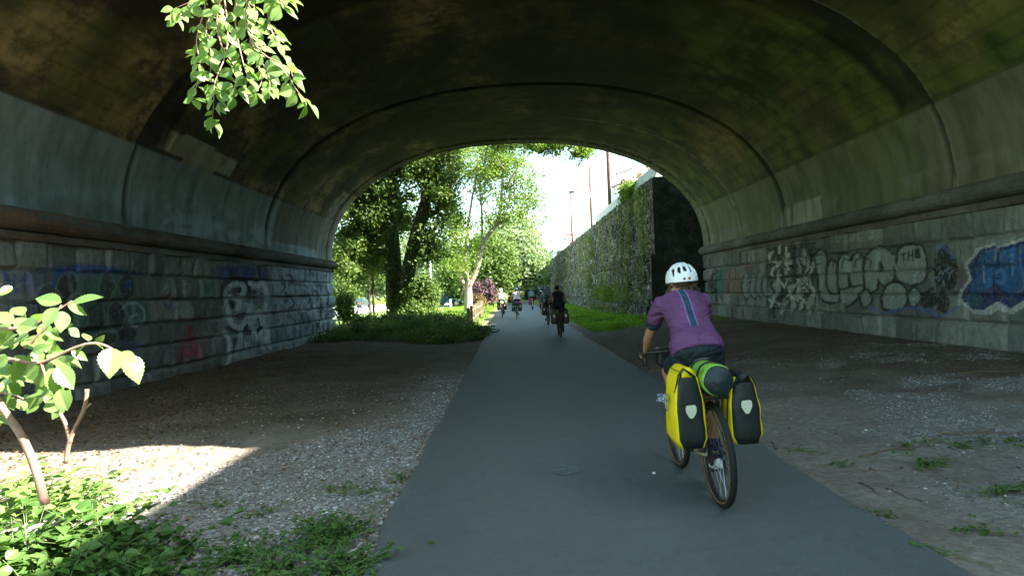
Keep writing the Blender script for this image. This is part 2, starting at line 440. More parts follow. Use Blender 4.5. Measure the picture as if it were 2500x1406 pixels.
# ---- the cycle path
yy = np.concatenate([np.arange(-40, 2, 2.), np.arange(2, 40, .25), np.arange(40, 150, 2.)])
bend = -.0028*np.clip(yy-78, 0, None)**2
cols = []
for k in range(7):
    t = k/6; e = 0
    xl = -.86-.0055*np.clip(yy, 0, 60); x = xl+t*(2.24+.0012*np.clip(yy, 0, 60)-xl)+bend
    if k == 0: x = x+(vnoise(yy*2.2, yy*0, 3)-.5)*.06
    if k == 6: x = x+(vnoise(yy*1.7, yy*0, 4)-.5)*.1
    cols.append(np.stack([x, yy, .006+.012*math.sin(math.pi*t)+0*yy], -1))
V = np.stack(cols, 1).reshape(-1, 3); i2 = np.arange(len(yy)*7).reshape(-1, 7)
F = np.stack([i2[:-1, :-1], i2[:-1, 1:], i2[1:, 1:], i2[1:, :-1]], -1).reshape(-1, 4)
tag(mesh('path', V, F, MAT['asphalt'], smooth=True), kind='structure')

# ---- the bridge
BR = empty('masonry_arch_bridge', (0, 0, 0), label='dark concrete and stone arch bridge spanning the whole path, graffiti on its walls', cat='bridge')
# vault
th = np.linspace(0, math.pi, 4000)
ax_ = CX-AW*np.sign(np.cos(th))*np.abs(np.cos(th))**(2/NE); az_ = SPR+RISE*np.abs(np.sin(th))**(2/NE)
s = np.concatenate([[0], np.cumsum(np.hypot(np.diff(ax_), np.diff(az_)))])
NA = 300; sa = np.linspace(0, s[-1], NA)
vx = np.interp(sa, s, ax_); vz = np.interp(sa, s, az_)
tx = np.gradient(vx); tz = np.gradient(vz); L = np.hypot(tx, tz); onx, onz = -tz/L, tx/L   # outward
vy = np.arange(Y0, Y1+.1, .06)
VY, VI = np.meshgrid(vy, np.arange(NA), indexing='ij')
VX = vx[VI]; VZ = vz[VI]; OX = onx[VI]; OZ = onz[VI]; SK = -(VX-CX)*.055
def band(y, a, b, w=.03): return st(y-SK, a-w, a+w)*(1-st(y-SK, b-w, b+w))
up = st(VZ, 4.5, 4.75)
r1 = band(VY, 12.7, 13.7)*up; j1 = band(VY, 12.62, 12.74, .02)
r2 = band(VY, 20.1, 20.35, .02); r3 = band(VY, 24.1, 24.16, .02)*(VX > 2)
rim = st(VY, 27.35, 27.4)
seam = np.exp(-((VZ-4.6)/.03)**2)
off = .10*r1+.035*j1+.07*r2-.05*rim+.02*seam+(fbm(sa[VI]*1.1, VY*1.1, 31)-.5)*.03
sp_ = (fbm(sa[VI]*3, VY*3, 33)-.5)*.02*up
off = off+sp_
P = np.stack([VX+OX*off, VY, VZ+OZ*off], -1).reshape(-1, 3)
idx = np.arange(P.shape[0]).reshape(len(vy), NA)
F = np.stack([idx[:-1, :-1], idx[1:, :-1], idx[1:, 1:], idx[:-1, 1:]], -1).reshape(-1, 4)
vo = mesh('vault', P, F, MAT['vault'], BR, smooth=True)
fx, fy = proj(P); low = (P[:, 2] < 4.6); left = P[:, 0] < 0
pa = np.zeros((len(P), 4)); wn = fbm(P[:, 1]*1.1, P[:, 2]*1.6, 41); wn2 = fbm(P[:, 1]*4, P[:, 2]*4, 42)
def put(mask, col, al=1.):
    m = mask*al; m = np.where(np.isnan(m), 0, m)[:, None]
    c = np.array(col)[None, :]
    tot = m+pa[:, 3:4]*(1-m)
    pa[:, :3] = (c*m+pa[:, :3]*pa[:, 3:4]*(1-m))/np.maximum(tot, 1e-6); pa[:, 3:4] = tot
put((low & left)*1., (.26, .32, .31), .92)
put((low & left)*st(wn, .5, .62)*st(-P[:, 2], -4.0, -3.4), (.36, .46, .5), .65)
put((low & left & (P[:, 1] > 14))*st(fbm(P[:, 1]*1.4, P[:, 2]*5, 48), .48, .55)*st(-P[:, 2], -4.2, -3.4), (.42, .55, .62), .6)
put((low & left & (P[:, 1] > 21.2) & (P[:, 2] > 3.35))*1., (.17, .15, .11), .85)
put((left & (P[:, 1] > 26.0) & (P[:, 2] < 5.6))*st(wn2, .3, .5), (.3, .27, .22), .8)
put((low & ~left)*1., (.17, .175, .1), .85)
put((low & ~left)*(P[:, 1] < 13)*1., (.19, .16, .12), .8)
put((low & ~left & (P[:, 2] < 3.5))*st(wn, .52, .6), (.24, .22, .18), .6)
put(inpoly(fx, fy, [(402, 308), (380, 362), (490, 412), (562, 434), (580, 396), (500, 348)])*left*1., (.4, .38, .27), .95)
put(inpoly(fx, fy, [(1936, 503), (1962, 488), (2004, 478), (2010, 532), (1938, 552)])*(~left)*1., (.42, .41, .36), .9)
put(inpoly(fx, fy, [(1905, 520), (1930, 508), (1930, 556), (1907, 556)])*(~left)*1., (.3, .3, .26), .9)
setattr_col(vo, pa)
def fattr(o, name, arr):
    a = o.data.attributes.new(name, 'FLOAT', 'POINT'); a.data.foreach_set('value', np.asarray(arr, dtype=np.float32).ravel())
fattr(vo, 'joint', np.clip(np.maximum.reduce([.85*j1, .8*r1*st(fbm(VX, VY*2, 44), .3, .5), r2*.9, .5*seam*up, .9*st(VY, 27.25, 27.35)*(1-st(VY, 27.35, 27.42))]), 0, 1))
fattr(vo, 'moss', np.clip(st(VX, 1., 5.)*(.35+.65*st(fbm(VX*.6, VY*.5, 45), .35, .55))+.8*(VX < -3.5)*st(fbm(VX*.7, VY*.5, 46), .5, .62), 0, 1))
fattr(vo, 'crown_shade', np.clip(.75*st(VZ, 6.0, 7.3)*st(fbm(VX*.5, VY*.35, 51), .3, .6)*st(VY, 8, 12), 0, 1))  # darkens the crown colour where little light reaches
fattr(vo, 'eff', np.clip(r3+.6*np.exp(-((VY-SK-12.6)/.05)**2)*(VX > 2)+.25*(VY > 26.8)*(VX > 0), 0, 1))

def block_wall(side, seed):
    """rock-faced ashlar: every block bulges out of its joints"""
    rng = np.random.RandomState(seed)
    us = np.arange(Y0+.05, Y1+.02, .028); vs = np.arange(-.25, 2.6, .028)
    U, Vv = np.meshgrid(us, vs, indexing='ij')
    cz = [-.5, .18, .66, 1.12, 1.6, 2.1, 2.62]
    D = np.zeros_like(U); B = np.zeros_like(U); J = np.ones_like(U)
    wob = (fbm(U*1.3, Vv*1.3, seed+1)-.5)*.05
    for c in range(len(cz)-1):
        z0, z1 = cz[c], cz[c+1]; y = Y0-rng.rand()
        while y < Y1+.3:
            w = rng.uniform(.5, 1.05); y1 = y+w
            m = (U >= y) & (U < y1) & (Vv+wob >= z0) & (Vv+wob < z1)
            ru = np.minimum(U-y, y1-U); rv = np.minimum(Vv+wob-z0, z1-Vv-wob)
            e = np.minimum(ru, rv)
            rugged = .35+.65*np.clip((y-9)/7, 0, 1)
            hgt = rng.uniform(.03, .12)*rugged+.025
            t = np.clip((e-.006)/.055, 0, 1); t = t*t*(3-2*t)
            tilt = (U-(y+w/2))/w*rng.uniform(-.09, .09)*rugged+(Vv-(z0+z1)/2)*rng.uniform(-.08, .05)
            D = np.where(m, t*(hgt+tilt), D); B = np.where(m, rng.rand(), B); y = y1
    rough = (fbm(U*4, Vv*4, seed+3, 5)-.5)*.12*np.clip(D*14, 0, 1)*(.4+.6*np.clip((U-9)/7, 0, 1))
    D = np.clip(D+rough, -.01, .2)
    D[0] = D[-1] = -.03; D[:, -1] = 0
    X = (XL+.0+D) if side < 0 else (XR-D)
    P = np.stack([X, U, Vv], -1).reshape(-1, 3)
    idx = np.arange(P.shape[0]).reshape(U.shape)
    F = np.stack([idx[:-1, :-1], idx[1:, :-1], idx[1:, 1:], idx[:-1, 1:]], -1).reshape(-1, 4)
    if side > 0: F = F[:, ::-1]
    o = mesh('abutment_wall', P, F, MAT['stone'], BR, smooth=True)
    fattr(o, 'block', B); return o, P
def paint(P, jobs, seed):
    global pa
    fx, fy = proj(P); pa = np.zeros((len(P), 4))
    wx = (fbm(P[:, 1]*2.5, P[:, 2]*2.5, seed)-.5)*7; wy = (fbm(P[:, 1]*2.5, P[:, 2]*2.5, seed+7)-.5)*7
    fx = fx+wx; fy = fy+wy
    for j in jobs:
        kind, pts, col = j[0], j[1], j[2]; al = j[3] if len(j) > 3 else .9; w = j[4] if len(j) > 4 else 5
        if kind == 'f': m = inpoly(fx, fy, pts)*1.
        elif kind == 'F': m = inpoly(fx, fy, smooth_line(list(pts)+[pts[0]], 6))*1.
        elif kind == 'l': m = np.clip((w/2-dist(fx, fy, pts))/1.5+.5, 0, 1)
        elif kind == 'L': m = np.clip((w/2-dist(fx, fy, smooth_line(pts, 6)))/1.5+.5, 0, 1)
        elif kind == 's':   # soft sprayed cloud
            cx, cy = pts[0]; rx, ry = pts[1]
            m = np.clip(1.4-1.4*np.sqrt(((fx-cx)/rx)**2+((fy-cy)/ry)**2), 0, 1)
        put(m, col, al)
    return pa
K, W, GR = (.015, .018, .017), (.62, .68, .7), (.31, .34, .31)
BL, DB, TE, GN = (.03, .09, .3), (.02, .03, .13), (.06, .15, .12), (.09, .18, .1)
def bubble(cx, cy, rx, ry, n=10, seed=0):
    r = random.Random(seed); return [(cx+rx*math.cos(2*math.pi*i/n)*r.uniform(.85, 1.12), cy+ry*math.sin(2*math.pi*i/n)*r.uniform(.85, 1.12)) for i in range(n)]
LJ = []
# faded lettering nearest the camera
LJ += [('s', ((60, 690), (80, 40)), BL, .35), ('L', [(8, 665), (22, 690), (38, 712), (30, 690)], BL, .8, 12), ('L', [(35, 672), (50, 688), (62, 670)], BL, .6, 9)]
for x in (0, 50, 110): LJ.append(('L', [(x-22, 790), (x-20, 720), (x, 694), (x+24, 700), (x+28, 760)], (.3, .33, .36), .7, 6))
LJ += [('L', [(28, 775), (45, 764), (62, 776), (64, 800)], (.28, .3, .34), .6, 5), ('s', ((40, 760), (70, 40)), (.05, .1, .3), .3)]
# teal and black bubble piece
LJ += [('s', ((225, 760), (150, 130)), (.035, .06, .05), .95), ('s', ((250, 690), (105, 40)), TE, .8), ('s', ((200, 660), (130, 16)), BL, .9),
       ('L', [(130, 700), (150, 662), (200, 648), (260, 655), (335, 668)], BL, .85, 9), ('s', ((320, 840), (40, 22)), BL, .6)]
for i, (x, y, a, b) in enumerate([(165, 700, 24, 34), (215, 715, 22, 34), (262, 700, 20, 32), (310, 700, 20, 34), (190, 775, 28, 30), (240, 785, 22, 36), (285, 770, 22, 36), (335, 765, 26, 34), (260, 825, 30, 18), (310, 815, 24, 22)]):
    LJ += [('F', bubble(x, y, a, b, seed=i), [(.03, .04, .04), TE, (.045, .07, .06)][i % 3], .9), ('L', bubble(x, y, a, b, seed=i)+[bubble(x, y, a, b, seed=i)[0]], GN if i % 2 else (.2, .27, .25), .75, 4)]
LJ += [('L', [(300, 752), (318, 738), (340, 742), (352, 765), (345, 790), (322, 795), (318, 775), (334, 768)], (.36, .42, .42), .85, 6), ('l', [(312, 700), (314, 690)], BL, .9, 14), ('L', [(170, 735), (182, 715), (200, 722), (204, 780)], (.3, .34, .33), .6, 5)]
# small tags mid wall
LJ += [('s', ((400, 700), (30, 20)), (.16, .22, .2), .7), ('s', ((455, 700), (30, 22)), (.2, .23, .21), .7), ('s', ((505, 705), (36, 24)), (.09, .2, .17), .8),
       ('L', [(395, 712), (408, 698), (418, 710), (405, 716)], (.34, .38, .36), .7, 4), ('L', [(448, 695), (462, 692), (458, 712), (442, 708)], (.34, .36, .36), .7, 4),
       ('L', [(398, 735), (412, 752), (420, 735), (428, 770)], BL, .6, 5), ('L', [(455, 732), (455, 765), (468, 748), (472, 766)], (.34, .38, .36), .55, 5)]
# dark blue band
LJ += [('s', ((590, 665), (90, 32)), DB, .95), ('s', ((620, 700), (60, 20)), (.03, .05, .12), .6)]
for x in (548, 585, 612, 640): LJ.append(('L', [(x, 652), (x+3, 668), (x-2, 684)], BL, .9, 7))
# tall white and black piece
LJ += [('f', [(545, 690), (670, 688), (668, 800), (655, 880), (560, 895), (540, 800)], (.3, .36, .38), .8)]
for pts in ([(548, 740), (546, 700), (575, 684), (604, 690), (608, 730)], [(566, 750), (566, 715), (584, 706)], [(606, 700), (604, 760), (600, 800)], [(640, 720), (632, 760), (640, 800)], [(556, 800), (600, 812), (650, 800)], [(572, 830), (566, 880)], [(606, 850), (608, 880)], [(634, 840), (630, 880)], [(664, 700), (668, 780), (658, 850)], [(580, 775), (600, 768)], [(622, 715), (626, 740)]):
    LJ.append(('L', pts, K, .92, 13))
for pts in ([(556, 760), (552, 712), (575, 692), (596, 700), (590, 722)], [(556, 762), (565, 790), (585, 800), (606, 770), (600, 742)], [(612, 692), (628, 700), (640, 690), (652, 722)],
            [(610, 745), (612, 790), (632, 760), (642, 790), (648, 742)], [(548, 812), (562, 850), (558, 888)], [(586, 800), (590, 850), (606, 838)], [(618, 800), (626, 825), (650, 800), (655, 830)],
            [(575, 870), (590, 830), (606, 872)], [(640, 850), (645, 815), (660, 850)], [(560, 725), (585, 735), (580, 755)]):
    LJ.append(('L', pts, W, .92, 12))
LJ += [('s', ((610, 850), (60, 40)), (.3, .34, .36), .6), ('s', ((620, 740), (40, 30)), (.4, .44, .47), .55)]
LJ += [('l', [(548, 726), (655, 722)], W, .7, 5), ('l', [(550, 771), (662, 764)], W, .6, 4), ('L', [(570, 880), (600, 868), (640, 872)], (.4, .44, .47), .6, 12)]
# red mark
LJ += [('s', ((465, 850), (50, 48)), (.3, .06, .09), .55), ('L', [(466, 800), (462, 826), (476, 824)], (.34, .03, .05), .9, 11), ('L', [(432, 880), (450, 850), (462, 872), (478, 845), (486, 880)], (.42, .06, .1), .8, 7), ('L', [(450, 838), (478, 842), (455, 858), (480, 862)], (.45, .1, .14), .7, 4), ('l', [(490, 880), (500, 905)], (.3, .06, .1), .5, 6)]
# exit daylight painted as a pale blue wash on the far blocks, plus tags
LJ += [('f', [(655, 640), (830, 655), (834, 830), (660, 880)], (.27, .36, .42), .6), ('f', [(665, 650), (828, 668), (832, 740), (665, 745)], (.42, .54, .62), .5), ('s', ((740, 800), (90, 40)), (.1, .16, .2), .5)]
rr = random.Random(4)
for i in range(44):
    x, y = rr.uniform(672, 812), rr.uniform(665, 805); LJ.append(('s', ((x, y), (rr.uniform(9, 22), rr.uniform(6, 16))), [(.4, .48, .55), (.2, .27, .33), (.03, .05, .05), (.5, .56, .6)][i % 4], .7))
for i in range(34):
    x, y = rr.uniform(680, 812), rr.uniform(670, 790); LJ.append(('L', [(x, y), (x+rr.uniform(-5, 8), y+12), (x+rr.uniform(-4, 8), y+24)], [K, (.55, .62, .68), (.05, .1, .16)][i % 3], .75, 4))
lw, P = block_wall(-1, 11); setattr_col(lw, paint(P, LJ, 60))
# right wall
RJ = []
RJ += [('F', bubble(1745, 690, 13, 32), K, .9), ('F', bubble(1745, 688, 8, 26), (.13, .15, .12), .9), ('L', [(1738, 700), (1750, 680), (1742, 668), (1738, 690), (1748, 716)], K, .9, 4),
       ('F', bubble(1760, 690, 9, 38, seed=3), (.05, .16, .12), .9), ('F', bubble(1744, 728, 7, 12), (.13, .14, .11), .7)]
for x in (1778, 1792, 1804): RJ += [('L', [(x, 722), (x-4, 690), (x, 664), (x+8, 672), (x+6, 720)], (.3, .16, .13), .7, 4)]
RJ += [('s', ((1792, 692), (26, 34)), (.24, .15, .11), .6), ('s', ((1830, 650), (30, 10)), (.3, .08, .08), .4)]
for i, x in enumerate((1822, 1840, 1858, 1872)):
    RJ += [('F', bubble(x, 698, 13, 34, seed=i+20), K, .85), ('F', bubble(x, 696, 10, 30, seed=i+20), GR, .8), ('l', [(x+3, 675), (x+2, 715)], K, .7, 3)]
RJ += [('f', [(1872, 605), (1990, 590), (1992, 752), (1872, 748)], (.03, .035, .033), .85)]
rr = random.Random(8)
for i in range(120):
    x, y = rr.uniform(1878, 1985), rr.uniform(600, 748)
    RJ.append(('L', [(x, y), (x+rr.uniform(-7, 7), y+rr.uniform(3, 12)), (x+rr.uniform(-8, 8), y+rr.uniform(10, 26))], [(.6, .6, .53), (.38, .4, .37), K][i % 3], .85, rr.uniform(4, 9)))
# large grey bubble letters
def letter(poly, seed=0):
    global RJ
    RJ += [('L', list(poly)+[poly[0]], K, .9, 13), ('F', poly, GR, .93)]
RJ += [('f', [(1985, 600), (2270, 575), (2280, 755), (2050, 760), (2000, 745)], (.09, .1, .09), .55)]
letter([(1990, 625), (2000, 612), (2014, 622), (2018, 660), (2030, 690), (2048, 700), (2046, 732), (2024, 738), (2004, 720), (1998, 680)])
letter([(2020, 650), (2035, 638), (2046, 660), (2046, 712), (2024, 706)])
letter([(2048, 640), (2060, 622), (2076, 636), (2072, 700), (2052, 708)])
letter([(2078, 640), (2096, 620), (2110, 650), (2104, 700), (2080, 706)])
letter([(2052, 708), (2082, 704), (2108, 700), (2096, 722), (2070, 744), (2054, 730)])
letter([(2118, 625), (2140, 605), (2168, 612), (2186, 640), (2182, 680), (2160, 696), (2142, 680), (2138, 706), (2118, 706), (2112, 660)])
letter([(2190, 640), (2194, 612), (2220, 598), (2252, 606), (2262, 640), (2256, 680), (2230, 694), (2200, 686), (2188, 664)])
letter([(2156, 724), (2170, 698), (2196, 694), (2214, 716), (2206, 748), (2178, 756), (2158, 746)])
letter([(2100, 722), (2116, 708), (2126, 734), (2110, 748)]); letter([(2216, 718), (2236, 706), (2246, 730), (2228, 748)])
RJ += [('L', [(2150, 640), (2154, 655), (2148, 662)], K, .95, 8), ('L', [(2144, 690), (2160, 698), (2182, 690)], K, .9, 7)]
RJ += [('l', [(2198, 622), (2214, 618)], K, .95, 4), ('l', [(2206, 622), (2206, 636)], K, .95, 4), ('l', [(2220, 614), (2218, 636)], K, .95, 4), ('l', [(2219, 625), (2229, 624)], K, .95, 3), ('l', [(2229, 612), (2230, 636)], K, .95, 4), ('L', [(2236, 610), (2238, 628), (2246, 628), (2244, 608)], K, .95, 5)]
for x, y in ((2030, 640), (2064, 640), (2094, 642), (2120, 640)): RJ.append(('L', [(x-8, y+12), (x-3, y-8), (x+6, y-2), (x+5, y+14)], K, .8, 4))
# black shapes, blue scribble
RJ += [('F', [(2296, 605), (2312, 598), (2322, 618), (2340, 640), (2336, 690), (2320, 705), (2296, 700), (2280, 680), (2282, 640)], K, .92),
       ('F', [(2250, 720), (2275, 700), (2288, 735), (2270, 752), (2248, 744)], K, .9), ('F', [(2286, 735), (2300, 705), (2320, 735), (2308, 765), (2292, 758)], K, .92),
       ('L', [(2292, 608), (2302, 600), (2316, 612), (2330, 628)], (.1, .18, .4), .8, 5), ('L', [(2120, 748), (2160, 762), (2220, 752), (2260, 758), (2300, 770), (2345, 745)], (.07, .14, .38), .7, 8)]
for i in range(18):
    a = i*1.3; x, y = 2305+rr.uniform(-16, 20), 668+rr.uniform(-20, 22); RJ.append(('l', [(x, y), (x+14*math.cos(a), y+14*math.sin(a))], (.25, .38, .5) if i % 2 else (.32, .36, .36), .8, 2.5))
RJ += [('s', ((2350, 680), (22, 50)), (.2, .1, .1), .4)]
# the big blue piece with a white outline
o1 = [(2376, 622), (2380, 606), (2430, 590), (2436, 598), (2500, 578), (2560, 570), (2560, 742), (2530, 764), (2500, 750), (2470, 768), (2440, 758), (2420, 770), (2375, 768), (2352, 745), (2336, 745), (2340, 715), (2366, 680), (2352, 645)]
RJ += [('f', o1, (.5, .52, .5), .95)]
o2 = [(2384, 624), (2390, 610), (2432, 598), (2438, 604), (2500, 588), (2555, 580), (2555, 730), (2528, 742), (2498, 732), (2466, 752), (2436, 736), (2405, 756), (2378, 756), (2356, 738), (2348, 725), (2356, 706), (2374, 684), (2362, 650)]
RJ += [('f', o2, (.012, .02, .11), .97)]
RJ += [('F', [(2386, 640), (2400, 618), (2430, 608), (2436, 640), (2430, 690), (2400, 716), (2378, 720), (2370, 700), (2382, 678)], (.02, .1, .26), .95), ('f', [(2440, 612), (2500, 598), (2502, 700), (2470, 728), (2444, 700)], (.02, .11, .3), .95), ('F', [(2360, 716), (2384, 720), (2404, 732), (2390, 748), (2368, 742)], (.03, .12, .16), .8),
       ('l', [(2402, 645), (2404, 690)], (.35, .45, .55), .8, 4), ('l', [(2431, 604), (2430, 636)], (.3, .4, .5), .8, 3), ('L', [(2432, 668), (2442, 660), (2452, 672), (2450, 692), (2436, 688)], (.06, .2, .5), .95, 9), ('l', [(2474, 650), (2472, 670)], (.35, .45, .55), .8, 4), ('L', [(2492, 640), (2500, 700), (2480, 715)], (.2, .28, .45), .7, 4)]
rw, P = block_wall(1, 23); setattr_col(rw, paint(P, RJ, 80))

def cornice(side):
    prof = [(-.12, 3.04), (.10, 3.04), (.18, 3.01), (.245, 2.95), (.275, 2.88), (.27, 2.81), (.235, 2.75), (.17, 2.71), (.09, 2.70), (.085, 2.685), (.12, 2.675), (.125, 2.56), (.09, 2.55), (-.12, 2.55)]
    ysn = np.arange(Y0, Y1+.12, .1); V = []
    for y in ysn:
        jn = .012 if (y % 1.45) < .09 else 0
        for p, z in prof:
            q = p-jn*(p > 0)+(vnoise(np.array([y*4]), np.array([z*9.]), 5)[0]-.5)*.02*(p > .05)
            V.append(((XL+q) if side < 0 else (XR-q), y, z))
    n = len(prof); F = []
    for i in range(len(ysn)-1):
        for k in range(n-1):
            a = i*n+k; F.append((a, a+1, a+1+n, a+n))
    F += [tuple(range(n)), tuple((len(ysn)-1)*n+k for k in range(n))]
    b = MB(); b.add(V, F); b.build('cornice', MAT['cornice'], BR, smooth=False)
cornice(-1); cornice(1)
# solid body behind the inner faces, spandrels, deck, parapets
b = MB(); b.box(((-26+XL-.02)/2, (Y0+Y1)/2, 4.2), (26+XL-.02, Y1-Y0-.06, 10.0)); b.build('abutment_core', MAT['bridge_out'], BR); b = MB()
b.box(((26+XR+.02)/2, (Y0+Y1)/2, 4.2), (26-XR-.02, Y1-Y0-.06, 10.0))
b.build('abutment_core', MAT['bridge_out'], BR)
for yf, yb in ((Y0, Y0+.5), (Y1+.1, Y1-.4)):
    pts = [(vx[i], vz[i]) for i in range(0, NA, 6)]+[(vx[-1], vz[-1])]
    V = []; F = []
    for (x, z) in pts: V += [(x, yf, z), (x, yf, 9.4), (x, yb, z), (x, yb, 9.4)]
    for i in range(len(pts)-1):
        a = i*4; c = a+4; F += [(a, a+1, c+1, c), (a+2, c+2, c+3, a+3), (a+1, a+3, c+3, c+1)]
    b = MB(); b.add(V, F); b.build('spandrel_wall', MAT['bridge_out'], BR)
b = MB(); b.box((0, (Y0+Y1)/2, 9.55), (53, Y1-Y0+.7, .3)); b.build('deck', MAT['bridge_out'], BR)
for y in (Y0, Y1): 
    b = MB(); b.box((0, y, 10.15), (52, .4, .9)); b.box((0, y, 10.66), (52.2, .55, .12)); b.build('parapet', MAT['bridge_out'], BR)

# ---- rock retaining wall on the right beyond the bridge
GW = empty('rock_retaining_wall', (6.1, 29.6, 0), label='tall stacked rock retaining wall with green vines right of the path beyond the arch', cat='retaining wall')
def gab(x, z0, z1, y0, y1, name, seed):
    us = np.arange(y0, y1, .07 if y0 < 60 else .15); us = us[us < y1]
    us = np.concatenate([np.arange(y0, 52, .08), np.arange(52, y1, .25)]); vs = np.arange(z0, z1+.01, .09)
    U, Vv = np.meshgrid(us, vs, indexing='ij')
    # stacked stones: cells of a jittered grid
    a = vnoise(U*3.1, Vv*2.2, seed); c = fbm(U*1.3, Vv*1.1, seed+2)
    D = (a-.5)*.14+(c-.5)*.2+(vnoise(U*8, Vv*6, seed+4)-.5)*.08
    cours = ((Vv-z0) % .98); D -= .06*(cours < .09)
    D -= .05*((U % 1.9) < .09); D = D*np.clip((U-y0)/.3, 0, 1)
    X = x-D-.02
    P = np.stack([X-6.1, U-29.6, Vv], -1).reshape(-1, 3); idx = np.arange(P.shape[0]).reshape(U.shape)
    F = np.stack([idx[:-1, :-1], idx[:-1, 1:], idx[1:, 1:], idx[1:, :-1]], -1).reshape(-1, 4)
    o = mesh(name, P, F, MAT['gabion'], GW, smooth=False)
    # near end face and ledge
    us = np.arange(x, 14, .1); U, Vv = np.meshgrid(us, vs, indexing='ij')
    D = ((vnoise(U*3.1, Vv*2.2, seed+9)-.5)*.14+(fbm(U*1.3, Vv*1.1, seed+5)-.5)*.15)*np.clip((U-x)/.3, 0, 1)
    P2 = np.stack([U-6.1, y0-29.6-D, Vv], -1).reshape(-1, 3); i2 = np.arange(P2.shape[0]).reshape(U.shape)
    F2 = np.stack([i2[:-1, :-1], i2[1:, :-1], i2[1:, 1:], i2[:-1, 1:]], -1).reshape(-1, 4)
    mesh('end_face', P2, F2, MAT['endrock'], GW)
    b = MB(); b.box(((x+.3+14)/2-6.1, (y0+.3+y1)/2-29.6, (z0+z1)/2), (14-x-.3, y1-y0-.4, z1-z0-.02)); b.build('wall_core', MAT['gabion'], GW)
gab(5.75, -.1, .62, 29.4, 108, 'rock_tier', 3)
gab(6.08, .6, 2.85, 29.6, 108, 'rock_tier', 7)
gab(6.3, 2.83, 6.25, 29.75, 108, 'rock_tier', 12)
MAT['conc'] = plain('pale_concrete', (.5, .5, .46), .8, .3, var=.2, scale=3, bump=.4, bs=30, bd=.01)
b = MB()
y = 29.9
while y < 50:
    yl = y+3.6; b.prism([(6.42, 6.25), (7.0, 6.25), (6.86, 6.55), (6.8, 6.98), (6.62, 6.98), (6.55, 6.55)], 'y', y, yl-.03); y = yl
b.build('barrier', MAT['conc'], None, bevel=.02)
tag(bpy.data.objects['barrier'], 'pale concrete barrier along the top of the rock retaining wall', 'barrier')
tg = MB(); tg.box((34.5, 150.4, 3.1), (55, 239.8, 6.3)); tg = tg.build('terrace_ground', MAT['ground']); tag(tg, kind='structure')
# unseen wall added on the right before the bridge to shade the near path
b = MB(); b.box((15, -21, 5.2), (11, 51.6, 10.6)); b.box((15, -21, 10.6), (11.3, 51.8, .25))
tag(b.build('added_shade_wall', MAT['bridge_out']), 'unseen wall added beside the path before the bridge to cast shade', 'retaining wall')
# ================================================================ TREES AND PLANTS
def leaf_faces(Pc, size, rng, up=.35, wide=.55, jit=.35, droop=None):
    """one folded leaf of two faces at every point"""
    n = len(Pc)
    nr = rng.normal(size=(n, 3)); nr[:, 2] += up*2; nr /= np.linalg.norm(nr, axis=1)[:, None]
    a = rng.normal(size=(n, 3))
    if droop: a[:, 2] -= droop
    a -= nr*(a*nr).sum(1)[:, None]; a /= np.linalg.norm(a, axis=1)[:, None]+1e-9
    b = np.cross(nr, a); s = size*(1+rng.uniform(-jit, jit, n))[:, None]
    V = np.stack([Pc, Pc+a*s*.45+b*s*wide/2+nr*s*.1, Pc+a*s, Pc+a*s*.45-b*s*wide/2+nr*s*.1], 1).reshape(-1, 3)
    k = np.arange(n)[:, None]*4
    F = np.concatenate([k+np.array([[0, 1, 2]]), k+np.array([[0, 2, 3]])], 1).reshape(-1, 3)
    return V, F
def crown_mesh(name, centers, nleaf, size, sig, mat, parent, seed, flat=.75, up=.35, w=None, droop=None):
    rng = np.random.RandomState(seed); c = np.asarray(centers, float)
    k = rng.choice(len(c), nleaf, p=w); sg = sig*(1 if np.isscalar(sig) else 1)
    var = rng.uniform(.6, 1.35, len(c))[k][:, None]
    P = c[k]+rng.normal(size=(nleaf, 3))*sig*var*np.array([1, 1, flat])
    V, F = leaf_faces(P, size, rng, up, droop=droop)
    return mesh(name, V, F, mat, parent)
def skeleton(base, stems, targets, r0, seed, minr=.012, stemr=None):
    """stems: polylines of trunk; every target joins the nearest lower node"""
    nodes = []; par = []; sr = []
    for si, st_ in enumerate(stems):
        first = st_[0]
        pts = smooth3([Vector(p) for p in st_]); last = -1
        if nodes:
            last = min(range(len(nodes)), key=lambda i: (nodes[i]-pts[0]).length)
            pts = pts[1:] if (nodes[last]-pts[0]).length < .3 else pts
        for pi_, p in enumerate(pts): nodes.append(p); par.append(last); last = len(nodes)-1; sr.append(stemr[si]*(1-.6*pi_/len(pts)) if stemr else 0)
    rng = random.Random(seed); core = len(nodes)
    tg_ = sorted(targets, key=lambda t: min((Vector(t)-nodes[i]).length for i in range(0, core, 2)))
    tips = []
    for t in tg_:
        t = Vector(t); best = None
        for i, q in enumerate(nodes):
            d = (t-q).length+max(0, q.z-t.z+.1)*2.5
            if best is None or d < best[0]: best = (d, i)
        q = nodes[best[1]]; L = (t-q).length; k = max(1, int(L/.7)); last = best[1]
        for j in range(1, k+1):
            f = j/k; p = q.lerp(t, f)+Vector((rng.gauss(0, .07), rng.gauss(0, .07), .12*L*math.sin(math.pi*f)*.6))*(L*.5 if j < k else 0)*.5
            nodes.append(p); par.append(last); last = len(nodes)-1
        tips.append(last)
    load = [0.]*len(nodes)
    for i in tips: load[i] += 1
    for i in range(len(nodes)-1, -1, -1):
        if par[i] >= 0: load[par[i]] += load[i]
    mx = max(load); rad = [max(minr, r0*(max(l, .5)/mx)**.5) for l in load]
    if stemr:
        for i in range(core): rad[i] = sr[i]
        for i in range(core, len(nodes)): rad[i] = min(rad[i], .7*rad[par[i]]+.004)
    return nodes, par, rad, core
